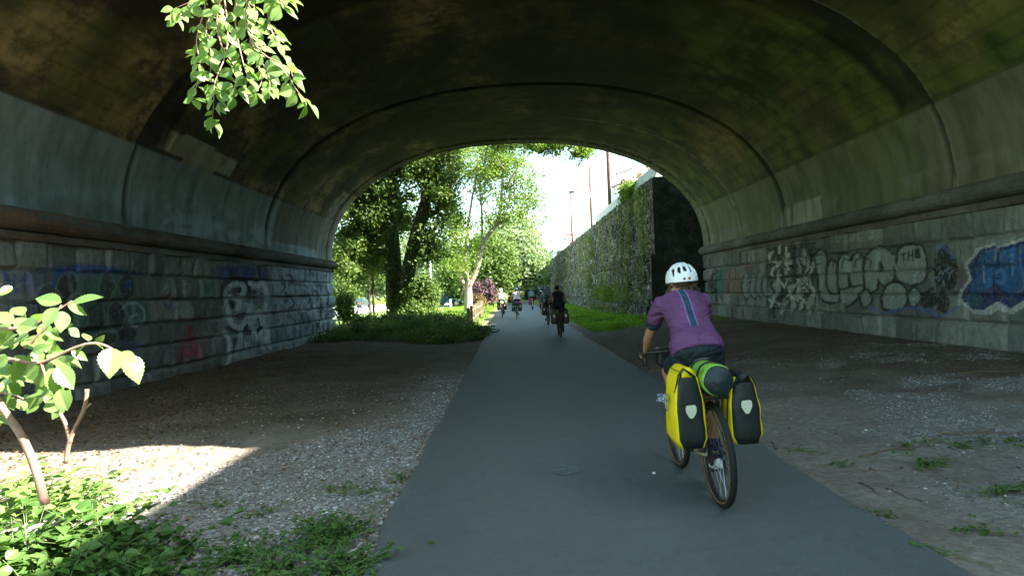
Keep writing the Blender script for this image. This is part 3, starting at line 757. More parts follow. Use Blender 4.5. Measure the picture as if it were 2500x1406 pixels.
def smooth3(pts, n=4):
    if len(pts) < 3: 
        return [pts[0].lerp(pts[-1], i/6) for i in range(7)]
    P = [pts[0]]+pts+[pts[-1]]; out = []
    for i in range(1, len(P)-2):
        p0, p1, p2, p3 = P[i-1:i+3]
        for k in range(n):
            t = k/n; out.append(.5*((2*p1)+(-p0+p2)*t+(2*p0-5*p1+4*p2-p3)*t*t+(-p0+3*p1-3*p2+p3)*t**3))
    out.append(pts[-1]); return out
def trunk_mesh(nodes, par, rad, mat, parent, sides=7, name='trunk', flare=1.5):
    ch = {}
    for i, p in enumerate(par): ch.setdefault(p, []).append(i)
    b = MB(); stack = [(r, -1) for r in ch.get(-1, [])]
    while stack:
        i, p = stack.pop(); pts = []; rs = []
        if p >= 0: pts.append(nodes[p]); rs.append(min(rad[p], rad[i]*1.25))
        while True:
            pts.append(nodes[i]); rs.append(rad[i]); c = ch.get(i, [])
            if not c: break
            c = sorted(c, key=lambda k: -rad[k])
            for o in c[1:]: stack.append((o, i))
            i = c[0]
        if p < 0: rs[0] *= flare; 
        if len(pts) > 1:
            rs[-1] *= .5
            b.tube(pts, rs, sides if rs[0] > .04 else 4, cap=rs[0] > .1)
    return b.build(name, mat, parent, smooth=True, fix=False)
def crown_targets(ells, n, seed, shell=.45):
    rng = np.random.RandomState(seed); w = np.array([e[2] if len(e) > 2 else 1 for e in ells], float); w /= w.sum(); T = []
    for k in rng.choice(len(ells), n, p=w):
        c, r = ells[k][0], ells[k][1]; d = rng.normal(size=3); d /= np.linalg.norm(d)
        T.append(tuple(np.array(c)+d*np.array(r)*(rng.uniform(0, 1)**shell)))
    return T
def tree(kind, label, base, stems, ells, nt, nleaf, lsize, sig, r0, leaf, bark, seed, group='trees beyond the arch', sides=7, cat='tree', flat=.75, minr=.012, up=.35, droop=None, shell=.45, stemr=None):
    t = empty(kind, base, label=label, cat=cat, group=group); B = Vector(base)
    T = crown_targets(ells, nt, seed, shell)
    nodes, par, rad, core = skeleton(base, stems, T, r0, seed, minr, stemr)
    loc = [n-B for n in nodes]
    trunk_mesh(loc, par, rad, MAT[bark], t, sides)
    cs = [n-B for n in nodes[core:]] or loc
    crown_mesh('crown', [tuple(c) for c in cs], nleaf, lsize, sig, MAT[leaf], t, seed, flat, up, droop=droop)
    return t
def A(px, py, Y): return tuple(at(px, py, Y=Y))
def E(px, py, Y, rx, rz, ry=None, w=1):
    """ellipsoid of foliage: centre seen at px,py; radii in photo pixels"""
    k = Y/1667.; return (A(px, py, Y), (rx*k, (ry or rx)*k, rz*k), w)
def onG(px, py, Y):
    p = at(px, py, Y=Y); return (p.x, p.y, gz1(p.x, p.y)-.02)
# the big dark twin-stemmed tree beyond the left end of the arch
Y = 36
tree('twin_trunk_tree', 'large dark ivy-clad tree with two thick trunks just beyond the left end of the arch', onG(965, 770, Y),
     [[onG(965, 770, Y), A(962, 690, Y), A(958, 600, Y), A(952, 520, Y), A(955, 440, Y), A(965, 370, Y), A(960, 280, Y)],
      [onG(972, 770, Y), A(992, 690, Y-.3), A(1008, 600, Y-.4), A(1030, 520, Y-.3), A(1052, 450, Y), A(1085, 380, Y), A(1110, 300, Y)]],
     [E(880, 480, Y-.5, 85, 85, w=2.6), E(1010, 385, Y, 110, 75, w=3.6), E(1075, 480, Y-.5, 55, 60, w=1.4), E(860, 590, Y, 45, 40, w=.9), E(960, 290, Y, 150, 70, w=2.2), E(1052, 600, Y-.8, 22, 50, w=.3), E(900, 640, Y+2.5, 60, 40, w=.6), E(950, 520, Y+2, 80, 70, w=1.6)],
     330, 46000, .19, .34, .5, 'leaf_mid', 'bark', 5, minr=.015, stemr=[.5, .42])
# ivy on its trunks
rng = np.random.RandomState(3)
iv = []
for k in range(420):
    f = rng.rand()
    p = np.array(A(960+rng.normal()*13, 770-f*270, Y-.5)); iv.append(p)
    p = np.array(A(978+f*55+rng.normal()*11, 770-f*240, Y-.8)); iv.append(p)
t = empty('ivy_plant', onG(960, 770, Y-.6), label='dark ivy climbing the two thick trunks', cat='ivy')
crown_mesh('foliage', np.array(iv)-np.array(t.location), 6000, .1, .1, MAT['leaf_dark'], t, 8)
# pale forked tree
Y = 44
tree('forked_tree', 'pale grey-trunked tree forking into three slender stems beside the fence', onG(1143, 770, Y),
     [[onG(1143, 770, Y), A(1143, 730, Y), A(1144, 700, Y), A(1146, 680, Y)],
      [A(1144, 700, Y), A(1165, 655, Y), A(1178, 600, Y), A(1195, 570, Y), A(1215, 540, Y), A(1225, 480, Y), A(1228, 400, Y)],
      [A(1142, 710, Y), A(1122, 670, Y), A(1112, 620, Y), A(1113, 560, Y), A(1100, 500, Y), A(1105, 420, Y), A(1100, 350, Y)],
      [A(1145, 690, Y), A(1137, 650, Y), A(1138, 590, Y), A(1150, 500, Y), A(1165, 420, Y), A(1180, 350, Y)],
      [A(1178, 600, Y), A(1176, 520, Y+.5), A(1172, 450, Y+.5), A(1190, 360, Y)]],
     [E(1150, 400, Y, 115, 75, w=3), E(1240, 400, Y, 90, 80, w=2.2), E(1110, 560, Y, 60, 80, w=1.8), E(1230, 500, Y, 80, 55, w=1.6), E(1180, 330, Y, 140, 45, w=1.4), E(1300, 500, Y, 26, 50, w=.35), E(1120, 640, Y-1, 40, 30, w=.5)],
     260, 22000, .17, .38, .34, 'leaf_yel', 'pale_bark', 15, minr=.012, stemr=[.34, .19, .12, .11, .08])
# the overhanging limb that shows below the crown of the arch
Y = 33
tree('overhanging_tree', 'leafy bough hanging below the crown of the arch opening, right of the forked tree', onG(985, 765, 37.5),
     [[onG(985, 765, 37.5), A(1000, 620, 37.5), A(1045, 470, 37.3), A(1080, 300, 36.5), A(1180, 285, 35.5), A(1230, 315, 35), A(1300, 335, 34), A(1370, 350, Y), A(1430, 375, Y)]],
     [E(1300, 350, Y+1, 60, 18, w=1), E(1360, 356, Y, 50, 14, w=1), E(1418, 372, Y, 26, 14, w=.7), E(1220, 330, Y+2, 100, 40, w=1.5)],
     90, 7000, .16, .22, .16, 'leaf_yel', 'bark', 19, minr=.008)
# far trees beyond the lawn
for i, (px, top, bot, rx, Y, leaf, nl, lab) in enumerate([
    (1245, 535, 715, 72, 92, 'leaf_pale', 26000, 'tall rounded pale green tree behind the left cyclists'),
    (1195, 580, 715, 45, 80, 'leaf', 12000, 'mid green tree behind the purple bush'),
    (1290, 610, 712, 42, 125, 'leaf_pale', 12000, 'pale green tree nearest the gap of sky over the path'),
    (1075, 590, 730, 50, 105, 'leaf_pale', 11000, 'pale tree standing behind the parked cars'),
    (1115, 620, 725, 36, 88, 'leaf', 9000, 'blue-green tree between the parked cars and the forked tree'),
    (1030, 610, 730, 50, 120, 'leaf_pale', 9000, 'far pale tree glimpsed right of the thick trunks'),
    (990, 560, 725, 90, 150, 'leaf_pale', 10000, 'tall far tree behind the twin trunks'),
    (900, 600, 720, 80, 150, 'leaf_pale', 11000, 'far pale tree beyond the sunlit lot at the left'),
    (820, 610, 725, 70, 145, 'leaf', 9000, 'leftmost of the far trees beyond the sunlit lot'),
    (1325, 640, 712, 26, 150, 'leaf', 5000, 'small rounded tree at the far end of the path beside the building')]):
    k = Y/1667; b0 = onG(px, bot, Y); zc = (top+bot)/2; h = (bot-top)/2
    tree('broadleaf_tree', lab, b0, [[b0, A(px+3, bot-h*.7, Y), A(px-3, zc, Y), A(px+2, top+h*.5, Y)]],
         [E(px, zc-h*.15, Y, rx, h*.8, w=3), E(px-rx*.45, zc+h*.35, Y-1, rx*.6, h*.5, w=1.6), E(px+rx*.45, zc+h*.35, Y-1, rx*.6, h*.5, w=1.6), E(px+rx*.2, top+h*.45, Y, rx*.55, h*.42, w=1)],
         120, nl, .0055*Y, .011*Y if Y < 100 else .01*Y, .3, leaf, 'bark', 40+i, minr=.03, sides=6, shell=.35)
# slim saplings of the thicket at the left
for i, (px, y0, y1, Y, lab) in enumerate([(912, 750, 520, 38, 'slim sapling just left of the thick trunks'), (903, 745, 560, 41, 'thinner sapling left of the slim one'), (862, 752, 560, 37, 'leaning sapling near the stone end of the arch'), (838, 740, 600, 35, 'sapling closest to the arch wall')]):
    b0 = onG(px, y0, Y)
    tree('sapling', lab, b0, [[b0, A(px-2, (y0*2+y1)/3, Y), A(px+3, (y0+2*y1)/3, Y), A(px-4, y1, Y)]],
         [E(px-4, y1+40, Y, 42, 50, w=2), E(px, y1+110, Y-.5, 40, 35, w=1)], 45, 3400, .16, .28, .07, 'leaf', 'bark', 70+i, group='saplings of the thicket', sides=5)
# shrubs: yellow-green mound by the thick trunk, thicket at its foot
def shrub(kind, lab, px, py, Y, ells, nt, nl, ls, sig, leaf, seed, group=None, up=.35):
    b0 = onG(px, py, Y)
    return tree(kind, lab, b0, [[b0, (b0[0], b0[1], b0[2]+.25), (b0[0]+.05, b0[1], b0[2]+.5)]], ells, nt, nl, ls, sig, .05, leaf, 'bark', seed, group, 5, 'shrub', minr=.006, up=up)
shrub('vine_covered_shrub', 'dense shrub smothered in leaves right of the thick trunks, lit yellow-green', 1025, 785, 33.5,
      [E(1034, 715, 33.5, 24, 44, w=1.6), E(1025, 765, 33, 34, 26, w=1.4), E(1045, 782, 33, 36, 16, w=1.2)], 110, 15000, .16, .2, 'leaf', 81, 'shrubs at the foot of the trees')
shrub('broadleaf_shrub', 'bright yellow-green shrub spilling down towards the fence', 1085, 800, 31.5,
      [E(1062, 800, 31.5, 40, 16, w=1.5), E(1095, 812, 31, 34, 9, w=1)], 40, 5000, .14, .16, 'leaf_yel', 82, 'shrubs at the foot of the trees')
shrub('broadleaf_shrub', 'dark low shrub in front of the thick trunks', 950, 800, 30.5,
      [E(960, 795, 30.5, 70, 17, w=2), E(890, 797, 31.5, 40, 17, w=1)], 70, 9000, .13, .2, 'leaf_dark', 83, 'shrubs at the foot of the trees')
shrub('broadleaf_shrub', 'shrub against the stone end of the arch wall', 845, 770, 31,
      [E(842, 750, 31, 20, 36, w=1)], 24, 2400, .14, .2, 'leaf', 84, 'shrubs at the foot of the trees')
shrub('purple_leaf_shrub', 'rounded purple-leaved shrub behind the fence', 1178, 742, 56, [E(1178, 712, 56, 34, 26, w=2), E(1162, 722, 56, 22, 18, w=1)], 60, 7500, .22, .22, 'leaf_purple', 85)
MAT['leaf_pink'] = leafmat('pinkish_green_leaves', [(.12, .16, .05), (.18, .2, .08), (.35, .14, .1)], .3)
shrub('flowering_shrub', 'low pinkish green shrub right of the pale trunk', 1162, 752, 50, [E(1162, 735, 50, 20, 14, w=2)], 30, 3000, .13, .14, 'leaf_pink', 86, 'garden shrubs behind the fence')
shrub('flowering_shrub', 'red-tipped shrub between the purple shrub and the white-helmet rider', 1205, 735, 66, [E(1205, 724, 66, 14, 10, w=2)], 25, 2500, .15, .15, 'leaf_pink', 87, 'garden shrubs behind the fence')
# hedge at the bend of the path
Y = 112
b0 = onG(1300, 720, Y); t = empty('clipped_hedge', b0, label='dark green clipped hedge closing the view at the end of the path', cat='hedge')
rng = np.random.RandomState(9); hc = []
for k in range(500):
    p = at(rng.uniform(1278, 1340), 705, Y=Y+rng.uniform(-.5, .5)); hc.append((p.x, p.y, rng.uniform(.1, 1.55)))
crown_mesh('foliage', np.array(hc)-np.array(b0), 8000, .3, .12, MAT['leaf_dark'], t, 10)
# vines on the rock wall
MAT['leaf_vine'] = leafmat('vine_leaves', [(.09, .14, .01), (.14, .2, .015), (.2, .26, .03)], .3)
for i, (Yv, z0, z1, w, n, lab) in enumerate([
    (31.3, .6, 6.3, .07, 420, 'thin vine trailing down the rock wall nearest the arch'),
    (35.0, .4, 6.4, .16, 1300, 'broad curtain of vine hanging over the rock wall below the red pole'),
    (37.9, .4, 6.1, .1, 600, 'narrow vine strand beyond the broad curtain of vine'),
    (43.0, .15, 1.5, 2.6, 3600, 'low bank of creeper spreading at the foot of the rock wall'),
    (52.0, .2, 5.5, .7, 1500, 'vine patch halfway along the rock wall')]):
    t = empty('climbing_vine', (6.0, Yv, z0), label=lab, cat='vine', group='vines on the rock wall')
    rng = np.random.RandomState(90+i); c = []
    x0 = lambda z: 5.72 if z < .62 else (6.02 if z < 2.85 else 6.22)
    ph = rng.uniform(0, 6)
    for k in range(260):
        z = rng.uniform(z0, z1); wob = .25*math.sin(z*1.7+ph)+.12*math.sin(z*4+ph)
        if vnoise(np.array([z*2.1]), np.array([i*7.]), 4)[0] < .25: continue
        c.append((x0(z)-.1-6.0, rng.normal()*w*(1.6-z/6.4)+wob, z-z0))
    crown_mesh('foliage', c, n, .1, .13, MAT['leaf_vine'], t, 91+i, flat=1, up=.1)
    b = MB(); b.tube([(x0(z0+(z1-z0)*k/12)-.08-6.0, .25*math.sin((z0+(z1-z0)*k/12)*1.7+ph), (z1-z0)*k/12) for k in range(13)], .012, 4); b.build('stem', MAT['bark'], t)
t = empty('creeper_plant', (6.4, 36, 6.3), label='green creeper spilling over the barrier at the top of the rock wall', cat='creeper')
rng = np.random.RandomState(17); crown_mesh('foliage', [(rng.uniform(-.3, .1), rng.normal()*.7, rng.uniform(-.1, .5)) for k in range(60)], 2600, .14, .12, MAT['leaf_yel'], t, 5)

shrub('broadleaf_shrub', 'low yellow-green shrub catching the sun beside the dark fence posts', 1110, 812, 30,
      [E(1105, 803, 30.5, 45, 9, w=2), E(1060, 800, 30.5, 30, 12, w=1)], 45, 4200, .12, .13, 'leaf_yel', 88, 'shrubs at the foot of the trees')
# ---- grass and ground cover (stuff)
def scatter_blades(name, xr, yr, n, h, mat, seed, mask, w=.012):
    rng = np.random.RandomState(seed); x = rng.uniform(*xr, n*3); y = yr[0]+(yr[1]-yr[0])*rng.uniform(0, 1, n*3)**1.5
    k = mask(x, y) > rng.uniform(0, 1, n*3); x = x[k][:n]; y = y[k][:n]; n = len(x); z = gz(x, y)
    hh = h*rng.uniform(.5, 1.4, n); a = rng.uniform(0, 6.28, n); ln = rng.uniform(.1, .7, n)*hh; ww = w*(1+y/25.)
    dx, dy = np.cos(a), np.sin(a)
    b = np.stack([x, y, z-.01], -1)
    V = np.stack([b+np.stack([-dy*ww, dx*ww, 0*x], -1), b+np.stack([dy*ww, -dx*ww, 0*x], -1), b+np.stack([dx*ln, dy*ln, hh], -1)], 1).reshape(-1, 3)
    o = mesh(name, V, np.arange(n*3).reshape(-1, 3), mat); return tag(o, kind='stuff', label=None)
def fz(x, y, s): return fbm(x*1.1, y*1.1, s)
tag(scatter_blades('grass', (2.6, 6.), (23.5, 75), 26000, .09, MAT['grass'], 1, lambda x, y: st(y+(fz(x, y, 21)-.5)*4, 24, 26)*st(x, 2.65, 3.)), 'bright green grass strip between the path and the rock wall', 'grass')
tag(scatter_blades('lawn_grass', (-14, -1.2), (29, 80), 26000, .09, MAT['grass'], 2, lambda x, y: st(-x, 1.4, 2.0)*1.), 'sunlit lawn behind the wooden fence', 'grass')
# ground cover in the mouth of the arch at the left
rng = np.random.RandomState(31); pts = []
while len(pts) < 900:
    x = rng.uniform(-7.2, -.95); y = rng.uniform(21.3, 33)
    lim = 23.2-.8*math.sin((x+4)*.6)-1.1*math.exp(-((x+2.3)/1.4)**2)
    if y > lim+rng.normal()*.25 and not (x > -1.7 and y > 27): pts.append((x, y, gz1(x, y)+rng.uniform(.02, .14+(.1+.6*float(vnoise(np.array([x*1.2]), np.array([y*1.2]), 3)[0]))*st(y, 23, 28)*(x < -2.2))))
o = crown_mesh('ground_cover', pts, 34000, .1, .16, MAT['leaf_mid'], None, 32, flat=.45, up=.7)
tag(o, 'leafy ground cover creeping in under the left end of the arch', 'ground cover', kind='stuff')
# ================================================================ BICYCLES AND RIDERS
# local frame: origin where the rear tyre meets the path, +y forward
MAT['tyre'] = plain('black_rubber', (.012, .012, .012), .75, .3, bump=.3, bs=150, bd=.002)
MAT['tan'] = plain('tan_sidewall', (.16, .09, .045), .8, .2)
MAT['rim'] = plain('dark_rim', (.02, .02, .022), .35, .5)
MAT['steel'] = plain('steel', (.45, .45, .45), .35, .5, .9)
MAT['frame'] = plain('pale_olive_frame_paint', (.3, .28, .17), .3, .5)
MAT['black'] = plain('black_metal', (.015, .015, .016), .4, .5)
MAT['blackfab'] = plain('black_coated_fabric', (.009, .013, .013), .5, .4, bump=.5, bs=14, bd=.01)
MAT['yellow'] = plain('yellow_coated_fabric', (.82, .62, .006), .42, .4, var=.12, scale=8, bump=.6, bs=10, bd=.012)
MAT['greenfab'] = plain('dark_green_fabric', (.01, .06, .045), .5, .4, bump=.5, bs=14, bd=.01)
MAT['badge'] = plain('pale_reflective_badge', (.55, .56, .42), .4, .5, var=.05)
MAT['skin'] = plain('tanned_skin', (.36, .17, .1), .55, .35, var=.12, scale=14, bump=.15, bs=80)
MAT['hair'] = plain('brown_hair', (.075, .045, .025), .6, .3, var=.5, scale=60, bump=.8, bs=70, bd=.01)
MAT['hairdark'] = plain('dark_hair', (.012, .01, .009), .6, .3, var=.5, scale=60, bump=.8, bs=70, bd=.01)
MAT['white'] = plain('white_gloss', (.78, .8, .8), .3, .5, var=.03)
MAT['red'] = plain('red_plastic', (.5, .02, .02), .3, .5)
MAT['eye'] = plain('eye', (.6, .58, .55), .2, .5)
def cloth(name, c, var=.2, stripe=None):
    q = NT(name); nz = q.noise(9, 4)
    col = q.ramp(nz, [(.3, tuple(x*(1-var) for x in c)), (.7, tuple(x*(1+var) for x in c))])
    if stripe == 'spine':
        sx = q.n('SeparateXYZ'); q.l(q.coord(), sx.inputs[0])
        d = q.math('ABSOLUTE', q.math('SUBTRACT', sx.outputs[0], -.012))
        back = q.math('LESS_THAN', sx.outputs[1], .62)
        m1 = q.math('MULTIPLY', q.math('LESS_THAN', d, .03), back); m2 = q.math('MULTIPLY', q.math('LESS_THAN', d, .021), back)
        hi = q.math('GREATER_THAN', sx.outputs[2], 1.2)
        col = q.mix(q.math('MULTIPLY', m1, hi), col, (.2, .12, .3)); col = q.mix(q.math('MULTIPLY', m2, hi), col, (.02, .05, .085))
    if stripe == 'plaid':
        for ax, scl in (('X', 9.), ('Z', 9.)):
            w = q.n('TexWave'); w.bands_direction = ax; w.inputs['Scale'].default_value = scl; q.l(q.coord(), w.inputs['Vector'])
            col = q.mix(q.ramp(w.outputs['Fac'], [(.75, 0.), (.85, .6)]), col, (.45, .5, .52))
    fold = q.n('TexNoise'); fold.inputs['Scale'].default_value = 4; fold.inputs['Detail'].default_value = 3; fold.inputs['Distortion'].default_value = 1.6
    mp = q.n('Mapping'); mp.inputs['Scale'].default_value = (1, .6, 2.6); mp.inputs['Rotation'].default_value = (0, .5, 0); q.l(q.coord(), mp.inputs[0]); q.l(mp.outputs[0], fold.inputs['Vector']); q.bump(fold.outputs['Fac'], 1., .055)
    return q.out(col, .75, .25)
MAT['shorts'] = cloth('black_lycra', (.012, .02, .03))

def wheel(name, y, parent, tanwall=True):
    w = empty(name); w.parent = parent; w.location = (0, y, .35)
    def circ(r, n=48, x=0): return [(x, r*math.cos(2*math.pi*k/n), r*math.sin(2*math.pi*k/n)) for k in range(n)]
    b = MB(); b.tube(circ(.328), .0225, 10, close=True, up=(1, 0, 0)); b.build('tyre', MAT['tyre'], w, smooth=True, fix=False)
    b = MB()
    for s in (-1, 1): b.tube(circ(.316, x=s*.0155), .008, 6, close=True, up=(1, 0, 0))
    b.build('sidewall', MAT['tan'], w, smooth=True, fix=False)
    b = MB(); b.tube(circ(.3), .013, 8, close=True, up=(1, 0, 0)); b.build('rim', MAT['rim'], w, smooth=True, fix=False)
    b = MB(); 
    for k in range(28):
        a = 2*math.pi*k/28; s = 1 if k % 2 else -1; a2 = a+.55*(1 if k % 4 < 2 else -1)
        b.tube([(s*.03, .022*math.cos(a2), .022*math.sin(a2)), (0, .29*math.cos(a), .29*math.sin(a))], .0013, 4)
    b.build('spokes', MAT['steel'], w, fix=False)
    b = MB(); b.tube([(-.06, 0, 0), (.06, 0, 0)], .013, 10); b.tube([(-.033, 0, 0), (-.028, 0, 0)], .03, 12); b.tube([(.028, 0, 0), (.033, 0, 0)], .03, 12)
    b.tube([(-.045, 0, 0), (-.042, 0, 0)], .075, 20); b.build('hub', MAT['black'], w, smooth=False)
    return w
WBx = 1.03
def make_bike(label, group):
    t = empty('touring_bicycle', label=label, cat='bicycle', group=group)
    wr = wheel('rear_wheel', 0, t); wf = wheel('front_wheel', WBx, t)
    b = MB(); b.tube([(.036, 0, .35), (.05, 0, .35)], [.05, .038], 14); b.build('cassette', MAT['steel'], wr)
    bb = (0, .43, .285); st_ = (0, .25, .86); ht = (0, .82, .92); hb = (0, .86, .77)
    b = MB()
    b.tube([bb, st_], .016, 8); b.tube([(0, .27, .82), (0, .82, .88)], .016, 8); b.tube([bb, hb], .019, 8); b.tube([ht, hb], .02, 8)
    for s in (-1, 1):
        b.tube([(s*.035, .40, .285), (s*.05, .2, .31), (s*.065, 0, .35)], .01, 6)
        b.tube([(s*.018, .27, .8), (s*.045, .1, .55), (s*.065, 0, .35)], .008, 6)
    b.tube([(-.038, .43, .285), (.038, .43, .285)], .022, 10)
    b.build('frame', MAT['frame'], t, smooth=True)
    b = MB()
    b.tube([(0, .86, .77), (0, .875, .73)], .02, 8)
    for s in (-1, 1): b.tube([(s*.005, .875, .73), (s*.04, .885, .69), (s*.052, .93, .5), (s*.055, WBx, .35)], [.016, .014, .011, .008], 6)
    b.build('fork', MAT['frame'], t, smooth=True)
    b = MB(); b.tube([st_, (0, .225, .95)], .0135, 8); b.build('seat_post', MAT['black'], t, smooth=True)
    b = MB(); b.ring([[Vector((x*w, y, .965+z*h)) for x, z in ((-1, -.4), (-1, .3), (-.5, 1), (0, 1.1), (.5, 1), (1, .3), (1, -.4), (0, -1))] for y, w, h in ((.1, .045, .018), (.13, .07, .022), (.2, .068, .022), (.28, .03, .018), (.37, .016, .014))])
    b.build('saddle', MAT['black'], t, smooth=True)
    b = MB(); b.tube([(0, .82, .92), (0, .815, .955), (0, .9, .965)], .015, 8)
    b.tube([(-.2, .9, .965), (.2, .9, .965)], .013, 8)
    for s in (-1, 1): b.tube([(s*.2, .9, .965), (s*.212, .94, .968), (s*.215, .985, .965), (s*.217, 1.0, .925), (s*.22, .985, .87), (s*.225, .94, .845), (s*.228, .88, .845)], .0135, 8)
    b.build('handlebar', MAT['black'], t, smooth=True)
    for s in (-1, 1):
        b = MB(); b.tube([(s*.215, .965, .97), (s*.215, 1.01, .985), (s*.215, 1.04, 1.01)], [.016, .017, .012], 8); b.tube([(s*.215, 1.03, .985), (s*.222, 1.035, .93), (s*.226, 1.0, .87)], [.007, .006, .005], 6)
        b.build('brake_lever', MAT['black'], t, smooth=True)
    b = MB(); b.tube([(-.066, .43, .285), (.066, .43, .285)], .014, 10); b.tube([(.05, .43, .285), (.054, .43, .285)], .09, 24); b.tube([(.062, .43, .285), (.072, .43, .125)], .011, 6); b.tube([(-.062, .43, .285), (-.072, .43, .445)], .011, 6)
    b.build('crank', MAT['black'], t)
    for s, z in ((1, .125), (-1, .445)):
        b = MB(); b.box((s*.115, .43, z), (.075, .07, .016)); b.build('pedal', MAT['black'], t)
    b = MB(); b.tube([(.052, .43, .375), (.05, 0, .395)], .004, 4); b.tube([(.052, .43, .195), (.05, .02, .22)], .004, 4); b.box((.05, .01, .25), (.012, .03, .11)); b.build('chain', MAT['black'], t)
    b = MB()
    for s in (-1, 1):
        b.tube([(s*.075, .28, .74), (s*.075, -.12, .74)], .005, 5)
        for yy_ in (.2, .02, -.1): b.tube([(s*.075, yy_, .74), (s*.07, .0, .37)], .005, 5)
    for yy_ in (.28, .15, .02, -.12): b.tube([(-.075, yy_, .74), (.075, yy_, .74)], .005, 5)
    b.build('rear_rack', MAT['black'], t, fix=False)
    b = MB(); n = 20
    for s in (0,):
        pts = [(0, .362*math.cos(a), .35+.362*math.sin(a)) for a in [R(60+k*125/n) for k in range(n+1)]]
        b.tube(pts, .026, 6, flat=.25, up=(1, 0, 0))
    return t
def superbox(c, d, n=.35, taper_top=(1, 1), rows=7, seg=24, seed=0, sag=.01, lean=0):
    """soft bag: stacked rounded rectangles"""
    rg = random.Random(seed); rings = []
    for i in range(rows+1):
        f = i/rows; z = c[2]+(f-.5)*d[2]
        e = min(f, 1-f)*rows; k = min(1, .72+.28*min(1, e)) if e < 1 else 1
        tx_ = (1+(taper_top[0]-1)*max(0, f-.55)/.45)*k; ty_ = (1+(taper_top[1]-1)*max(0, f-.55)/.45)*(.94+.06*k)
        rr_ = []
        for j in range(seg):
            a = 2*math.pi*j/seg; ca, sa_ = math.cos(a), math.sin(a)
            x = abs(ca)**n*(1 if ca > 0 else -1)*d[0]/2*tx_; y = abs(sa_)**n*(1 if sa_ > 0 else -1)*d[1]/2*ty_
            w = 1+rg.uniform(-sag, sag)*3
            rr_.append(Vector((c[0]+x*w+lean*(f-.5), c[1]+y*w, z)))
        rings.append(rr_)
    return rings
def make_pannier(side, label, m_face, m_side, group=None, badge=True):
    dz = .03 if side < 0 else -.035
    """bag hooked on the rack; rear face black, flanks coloured"""
    cx = side*.182; t = empty('pannier_bag', label=label, cat='pannier', group=group)
    rings = superbox((cx, .02, .665+dz/2), (.2, .32, .47+dz), .4, (.62, .92), 8, 28, seed=3+side, sag=.013)
    b = MB(); b.ring(rings); o = b.build('body', m_face, t, smooth=True)
    if m_side is not m_face:
        # coloured flanks as shells 3 mm proud
        for s in (-1, 1):
            v = []; f = []
            idxs = [j for j in range(28) if s*math.cos(2*math.pi*j/28) > (.5 if side < 0 else .72)]
            if s > 0: idxs = sorted(idxs, key=lambda j: (j+14) % 28)
            n = len(idxs)
            for r_ in rings:
                cxr = sum(p.x for p in r_)/28
                for j in idxs: v.append(r_[j]+Vector((s*.004, 0, 0)))
            for i in range(len(rings)-1):
                for j in range(n-1): f.append((i*n+j, i*n+j+1, (i+1)*n+j+1, (i+1)*n+j))
            bb_ = MB(); bb_.add(v, f); q = bb_.build('side_panel', m_side, t, smooth=True)
            md = q.modifiers.new('s', 'SOLIDIFY'); md.thickness = .004; md.offset = 0
    # rolled closure
    b = MB(); b.ring([[Vector((cx+px_, y, .895+dz+pz)) for px_, pz in ((-.04, -.03), (-.035, .012), (-.01, .032), (.02, .03), (.04, .005), (.042, -.03))] for y in (-.13, -.1, 0, .1, .15)])
    b.build('roll_top', m_side if side < 0 else m_face, t, smooth=True)
    b = MB(); b.tube([(cx-side*.05, -.125, .86+dz), (cx, -.142, .9+dz), (cx+side*.03, -.14, .925+dz), (cx+side*.06, -.12, .88+dz), (cx+side*.085, -.1, .8)], .009, 5, flat=.35); b.build('strap', MAT['black'], t, smooth=True)
    b = MB()
    for yy_ in (-.06, .1): b.box((side*.085, yy_, .75), (.03, .04, .05))
    b.box((side*.085, .02, .765), (.012, .2, .012))
    b.build('hook', MAT['black'], t)
    if badge:
        b = MB(); y = -.1545
        b.prism([(cx-.036, .70), (cx-.028, .715), (cx+.028, .715), (cx+.036, .70), (cx+.034, .67), (cx+.014, .632), (cx, .626), (cx-.014, .632), (cx-.034, .67)], 'y', -.146, -.139)
        b.build('badge', MAT['badge'], t, bevel=.003)
    return t
def make_roll(label, m_body, m_end, r=.1, L=.44, z=.86, across=False, cat='rolled bag'):
    t = empty('rolled_bag', label=label, cat=cat)
    def cir(y, rr_, n=26): 
        return [Vector((rr_*math.cos(2*math.pi*k/n)*(1+.03*math.sin(5*k)), y, z+rr_*math.sin(2*math.pi*k/n)*(1+.02*math.cos(7*k)))) for k in range(n)]
    rg = random.Random(2)
    rings = [cir(-.18+L*i/12, r*(1+rg.uniform(-.04, .03))*(.93 if i in (0, 12) else 1)) for i in range(13)]
    if across: rings = [[Vector((p.y-L/2+.18, p.x+.08, p.z)) for p in rr_] for rr_ in rings]
    b = MB(); b.ring(rings); b.build('body', m_body, t, smooth=True)
    if not across:
        b = MB(); b.ring([cir(-.19-.012*i, r*k) for i, k in enumerate((.94, .9, .7, .35, .05))][::-1]+[cir(-.172, r*.94)]); b.build('end_cap', m_end, t, smooth=True)
        for yy_ in (-.05, .12):
            b = MB(); b.tube([p for p in cir(yy_, r*1.045, 24)], .007, 5, close=True); b.build('strap', MAT['black'], t)
    return t

